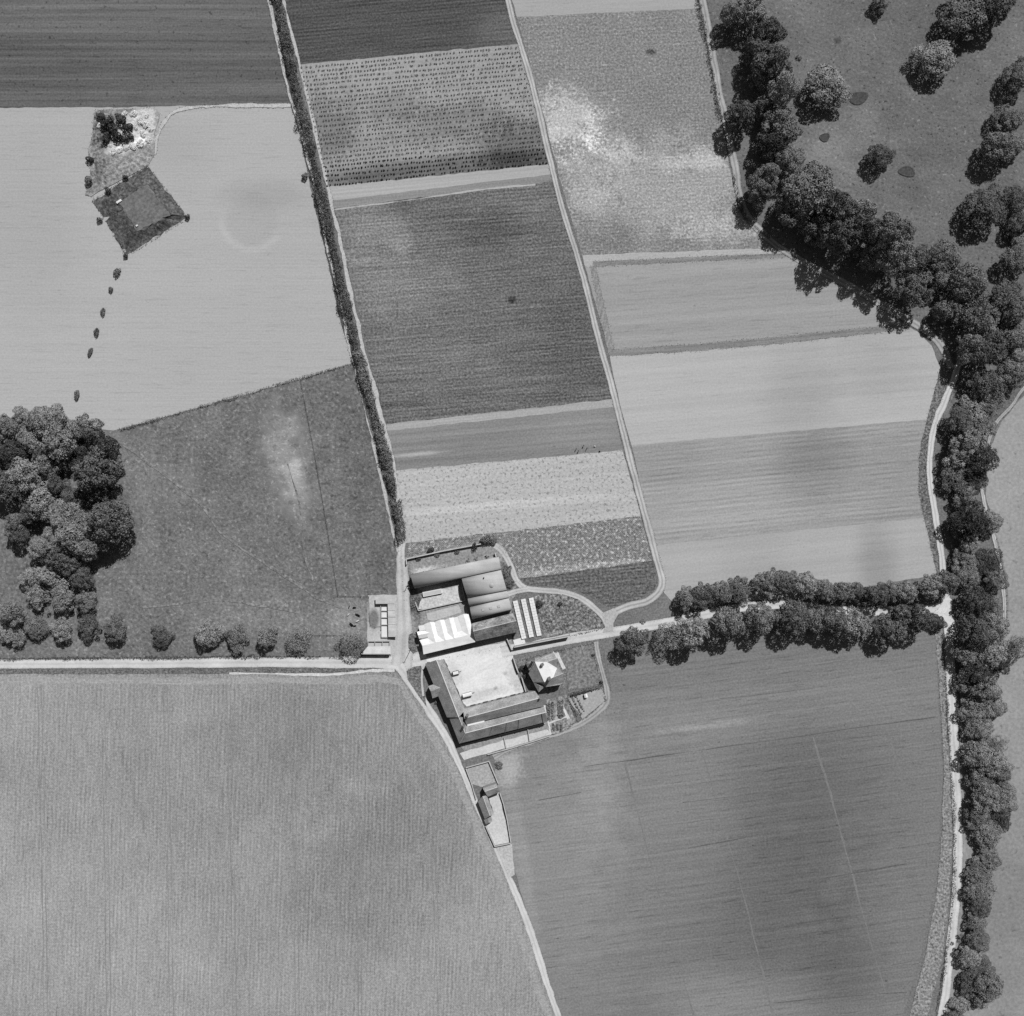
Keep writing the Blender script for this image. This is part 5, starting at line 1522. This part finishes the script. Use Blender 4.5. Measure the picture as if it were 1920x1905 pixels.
# garden shed, small white objects on the mound
def little_hut(px, py, w, l, h, rot, label, cat='hut'):
    b = W(px, py)
    t = thing('small_hut', label, cat, tuple(b))
    g = Geo()
    g.box((b.x, b.y), w, l, 0, h, rot)
    setpar(g.obj('wall', M['timber']), t)
    g = Geo()
    ca, sa = math.cos(rot), math.sin(rot)
    def T(x, y, z):
        return (b.x + x * ca - y * sa, b.y + x * sa + y * ca, z)
    W2, L2 = w / 2 + .12, l / 2 + .12
    g.add([T(-W2, -L2, h), T(0, -L2, h + .35), T(W2, -L2, h), T(-W2, L2, h), T(0, L2, h + .35), T(W2, L2, h)], [(0, 1, 4, 3), (1, 2, 5, 4), (0, 2, 1), (3, 4, 5), (0, 3, 5, 2)])
    setpar(g.obj('roof', M['rooflead']), t)
    g = Geo()
    g.box(T(0, -l / 2 - .02, 0)[:2], 0.7, 0.06, 0.05, h * 0.9, rot)
    setpar(g.obj('door', M['timber']), t)
    return t
little_hut(1098, 1303, 1.3, 1.6, 1.6, math.radians(15), 'tiny white-roofed hut on the grass plot')
for x, y, w_, l_, lab in ((223, 377.5, 2.6, 1.0, 'white concrete hatch on top of the square bank'), (256.5, 423, 0.9, 0.7, 'small pale hatch at the lower corner of the bank top')):
    c = W(x, y, 2.5)
    g = Geo()
    g.box((c.x, c.y), w_, l_, 1.7, 2.6, math.radians(32))
    o = g.obj('concrete_hatch', M['concrete'])
    tag(o, lab, 'hatch')
    g = Geo()
    g.box((c.x, c.y), w_ * 0.5, l_ * 0.7, 2.6, 2.68, math.radians(32))
    g.obj('cover', M['rooflead'], o)

# telegraph pole, sign posts
def pole(px, py, h, label, arms=1):
    b = W(px, py)
    t = thing('telegraph_pole', label, 'pole', tuple(b))
    g = Geo()
    g.tube((b.x, b.y, 0), (b.x, b.y, h), 0.16, 0.11, 8)
    setpar(g.obj('post', M['timber']), t)
    for k in range(arms):
        g = Geo()
        g.box((b.x, b.y + 0.16), 1.7, 0.1, h - 0.5 - k * .5, h - 0.38 - k * .5, 0.3)
        setpar(g.obj('cross_arm', M['timber']), t)
    return t
pole(772, 1214, 9.5, 'telegraph pole at the corner of the white-roofed shed', 1)
pole(764, 1098, 4.0, 'short pole with a cross arm beside the farm road', 1)

# fences
def fence(label, pts, h=1.15, sp=3.2):
    P = catmull([W(*p) for p in pts], sp) if len(pts) > 2 else [W(*pts[0]).lerp(W(*pts[1]), i / max(1, int((W(*pts[1]) - W(*pts[0])).length / sp))) for i in range(max(1, int((W(*pts[1]) - W(*pts[0])).length / sp)) + 1)]
    t = thing('fence', label, 'fence', tuple(P[0]))
    me = None
    for p in P:
        if me is None:
            g = Geo()
            g.box((0, 0), 0.13, 0.13, 0, h + 0.1)
            o = g.obj('post', M['timber'])
            me = o.data
        else:
            o = link(bpy.data.objects.new('post', me))
        o.parent = t
        o.location = Vector(p) - P[0]
    for z in (0.4, 0.75, 1.1):
        g = Geo()
        for a, b in zip(P[:-1], P[1:]):
            g.tube(Vector((a.x, a.y, z)) - P[0] , Vector((b.x, b.y, z)) - P[0], 0.03, 0.03, 4)
        g.obj('rail', M['timber']).parent = t
    return t
fence('post and rail fence down the pasture from the slanting hedge', [(564, 712), (590, 850), (614, 990), (634, 1116)])
fence('fence across the pasture to the animal pens', [(634, 1117), (692, 1118)])
fence('fence along the upper side of the small paddock', [(560, 1190), (640, 1191)])
fence('fence round the grass run beside the animal pens', [(692, 1119), (695, 1172), (714, 1173)])
fence('fence between the orchard garden and the grass plot', [(1066, 1302), (1132, 1287)])
fence('fence along the meadow track on the right', [(1868, 1010), (1882, 1070), (1888, 1130), (1886, 1170)])

# ------------------------------------------------------------------ carts, people, animals
def wheel(c, r, w_, axis, name, par):
    g = Geo()
    a = Vector(axis).normalized() * w_ / 2
    g.tube(Vector(c) - a, Vector(c) + a, r, r, 14)
    o = setpar(g.obj('wheel', M['iron']), par)
    g = Geo()
    g.tube(Vector(c) - a * 1.15, Vector(c) + a * 1.15, r * 0.35, r * 0.35, 10)
    sub(g.obj('hub', M['frame']), o)

def cart(px, py, L_, B_, rot, label, covered):
    b = W(px, py, 1.2)
    b.z = 0
    t = thing('farm_trailer', label, 'trailer', tuple(b))
    u = Vector((math.cos(rot), math.sin(rot), 0))
    n = Vector((-u.y, u.x, 0))
    g = Geo()
    g.box(b, L_, B_, 0.75, 0.9, rot)
    setpar(g.obj('bed', M['concrete_mid']), t)
    if covered:
        g = Geo()
        g.box(b, L_ - .05, B_ - .05, 0.9, 2.0, rot)
        setpar(g.obj('body', M['timber']), t)
        g = Geo()
        pr = []
        for e in (-1, 1):
            for k in range(7):
                a = math.pi * k / 6
                q = b + u * e * (L_ / 2 + .04) + n * math.cos(a) * (B_ / 2 + .05)
                pr.append((q.x, q.y, 2.0 + 0.3 * math.sin(a)))
        g.add(pr, [(k, k + 1, 8 + k, 7 + k) for k in range(6)] + [tuple(range(6, -1, -1)), tuple(range(7, 14))])
        setpar(up(g.obj('roof', M['whiteroof'])), t)
    else:
        g = Geo()
        g.box(b, L_ - .3, B_ - .3, 0.9, 1.35, rot)
        setpar(g.obj('load', M['whiteroof']), t)
        for k in (-1, 1):
            g = Geo()
            g.box(b + n * k * B_ / 2, L_ + .1, 0.08, 0.9, 1.5, rot)
            setpar(g.obj('side_board', M['timber']), t)
            g = Geo()
            g.box(b + u * k * (L_ / 2 + .02), 0.08, B_ - .08, 0.9, 1.5, rot)
            setpar(g.obj('end_board', M['timber']), t)
    for e in (-0.3, 0.3):
        for k in (-1, 1):
            c = b + u * e * L_ + n * k * (B_ / 2 - 0.12)
            wheel((c.x, c.y, 0.4), 0.4, 0.18, n, 'wheel', t)
    g = Geo()
    g.box(b + u * (L_ / 2 + 0.6), 1.3, 0.1, 0.55, 0.68, rot)
    setpar(g.obj('drawbar', M['iron']), t)
cart(854.5, 1261.5, 2.9, 1.7, math.radians(15), 'open farm trailer with a pale load near the west range', False)
cart(876.5, 1302, 4.3, 1.7, math.radians(14), 'long white-roofed covered trailer standing in the yard', True)

def implement(px, py, rot, label):
    b = W(px, py)
    t = thing('farm_implement', label, 'farm implement', tuple(b))
    u = Vector((math.cos(rot), math.sin(rot), 0))
    n = Vector((-u.y, u.x, 0))
    g = Geo()
    g.box(b, 2.2, 0.14, 0.55, 0.7, rot)
    g.box(b - u * 0.5, 0.14, 1.5, 0.57, 0.69, rot)
    setpar(g.obj('frame', M['iron']), t)
    for k in (-1, 1):
        c = b - u * 0.5 + n * k * 0.8
        wheel((c.x, c.y, 0.5), 0.5, 0.1, n, 'wheel', t)
    for k in (-1, 0, 1):
        g = Geo()
        c = b + u * 0.6 + n * k * 0.35
        g.tube((c.x, c.y, 0.62), (c.x - u.x * .25, c.y - u.y * .25, 0.03), 0.06, 0.03, 5)
        setpar(g.obj('tine', M['iron']), t)
implement(878, 1050, 1.3, 'left farm implement standing behind the long narrow barn')
implement(893.5, 1047, 1.0, 'middle farm implement standing behind the long narrow barn')
implement(914, 1044, 0.4, 'right farm implement standing behind the long narrow barn')
implement(837, 1250, 0.7, 'small farm implement against the yard side of the west range')

def skin_mesh(name, verts, edges, radii, root, mat, sub_=1):
    me = bpy.data.meshes.new(name)
    me.from_pydata(verts, edges, [])
    o = link(bpy.data.objects.new(name, me))
    md = o.modifiers.new('skin', 'SKIN')
    for i, r in enumerate(radii):
        sv = me.skin_vertices[0].data[i]
        sv.radius = (r, r)
        sv.use_root = i == root
    ss = o.modifiers.new('sub', 'SUBSURF')
    ss.levels = ss.render_levels = sub_
    bpy.context.view_layer.update()
    dg = bpy.context.evaluated_depsgraph_get()
    m2 = bpy.data.meshes.new_from_object(o.evaluated_get(dg))
    bpy.data.objects.remove(o)
    bpy.data.meshes.remove(me)
    m2.name = name
    m2.materials.clear()
    m2.materials.append(mat)
    return m2

pv = [(0, 0, .95), (0, 0, 1.2), (0, 0, 1.42), (0, 0, 1.5), (0, .02, 1.62), (0, .02, 1.72),
      (.2, 0, 1.4), (.27, .05, 1.13), (.25, .2, .92), (.24, .26, .84), (-.2, 0, 1.4), (-.27, .05, 1.13), (-.25, .2, .92), (-.24, .26, .84),
      (.1, 0, .88), (.12, .06, .5), (.13, 0, .1), (.14, .16, .05), (-.1, 0, .88), (-.12, -.04, .5), (-.13, -.1, .1), (-.14, .06, .05)]
pe = [(0, 1), (1, 2), (2, 3), (3, 4), (4, 5), (2, 6), (6, 7), (7, 8), (8, 9), (2, 10), (10, 11), (11, 12), (12, 13), (0, 14), (14, 15), (15, 16), (16, 17), (0, 18), (18, 19), (19, 20), (20, 21)]
prad = [.16, .16, .17, .07, .11, .08, .08, .06, .045, .04, .08, .06, .045, .04, .11, .08, .055, .045, .11, .08, .055, .045]
pmesh = skin_mesh('person', pv, pe, prad, 0, M['cloth'])
hatm = Geo()
hatm.tube((0, .02, 1.68), (0, .02, 1.71), .2, .2, 12).tube((0, .02, 1.70), (0, .02, 1.84), .12, .1, 12)
for i, (x, y, rz, lab) in enumerate(((1080.4, 842, 0.4, 'upper left one of four people in dark clothes working in the strip field'), (1084.6, 845.4, 2.2, 'lower left one of four people in dark clothes working in the strip field'),
                                     (1094, 835.8, -0.8, 'topmost one of four people in dark clothes working in the strip field'), (1100.4, 840.6, 1.5, 'right one of four people in dark clothes working in the strip field'))):
    b = W(x, y)
    o = link(bpy.data.objects.new('person', pmesh))
    o.location = (b.x, b.y, 0.1)
    o.rotation_euler = (0, 0, rz)
    tag(o, lab, 'person', 'people in the strip field')
    h = hatm.obj('hat', M['timber'])
    h.parent = o
def sack(px, py, mat, label):
    b = W(px, py)
    g = Geo()
    prof = [(0.0, .30), (.15, .38), (.45, .36), (.68, .2), (.76, .1), (.9, .17)]
    n = 10
    v, f = [], []
    for z, r in prof:
        for i in range(n):
            t = 2 * math.pi * i / n
            rr = r * (1 + .08 * math.sin(3 * t + z * 4))
            v.append((b.x + rr * math.cos(t), b.y + rr * math.sin(t), z))
    for k in range(len(prof) - 1):
        for i in range(n):
            f.append((k * n + i, k * n + (i + 1) % n, (k + 1) * n + (i + 1) % n, (k + 1) * n + i))
    f.append(tuple(range((len(prof) - 1) * n, len(prof) * n)))
    tag(mobj('tied_bundle', v, f, mat, smooth=True), label, 'bundle')
sack(1115, 837, M['hide_pale'], 'pale bundle standing right of the four field workers')
sack(1124, 846.5, M['hide_dark'], 'dark bundle at the lower edge of the workers’ strip')

av = [(0, 0, .62), (.45, 0, .64), (-.45, 0, .66), (.72, 0, .72), (.95, 0, .6), (1.08, 0, .5), (-.62, 0, .66), (-.72, 0, .45),
      (.42, .16, .36), (.44, .16, .04), (.42, -.16, .36), (.40, -.16, .04), (-.5, .17, .4), (-.58, .17, .22), (-.55, .17, .04), (-.5, -.17, .4), (-.56, -.17, .22), (-.52, -.17, .04), (.86, .14, .74), (.86, -.14, .74)]
ae = [(0, 1), (0, 2), (1, 3), (3, 4), (4, 5), (2, 6), (6, 7), (1, 8), (8, 9), (1, 10), (10, 11), (2, 12), (12, 13), (13, 14), (2, 15), (15, 16), (16, 17), (3, 18), (3, 19)]
ar = [.27, .26, .25, .17, .13, .09, .06, .025, .09, .05, .09, .05, .11, .06, .05, .11, .06, .05, .04, .04]
am = {k: skin_mesh('farm_animal', av, ae, ar, 0, M[k]) for k in ('hide_dark', 'hide_pale')}
for x, y, k, rz, s_, lab in ((654.8, 1138.2, 'hide_dark', 1.2, 0.8, 'small dark animal farthest up the paddock left of the pens'), (664.3, 1138.6, 'hide_dark', 0.1, 1.0, 'dark animal near the top of the paddock, nearer the pens'),
                             (653.2, 1152.5, 'hide_pale', 0.8, 0.8, 'pale animal at the left of the paddock group'), (668.8, 1151.6, 'hide_dark', -0.4, 1.0, 'left animal of the dark pair in mid paddock'), (672, 1152.6, 'hide_dark', -0.5, 1.1, 'right animal of the dark pair in mid paddock'),
                             (670, 1164.6, 'hide_pale', 0.6, 0.9, 'pale animal nearest the pens'), (660, 1170.5, 'hide_dark', 2.3, 1.3, 'largest dark animal low in the paddock'), (665, 1173, 'hide_dark', 0.2, 0.9, 'dark animal just right of the largest one')):
    b = W(x, y)
    o = link(bpy.data.objects.new('farm_animal', am[k]))
    o.location = (b.x, b.y, 0.1)
    o.scale = (s_, s_, s_)
    o.rotation_euler = (0, 0, rz)
    tag(o, lab, 'animal', 'animals in the paddock')
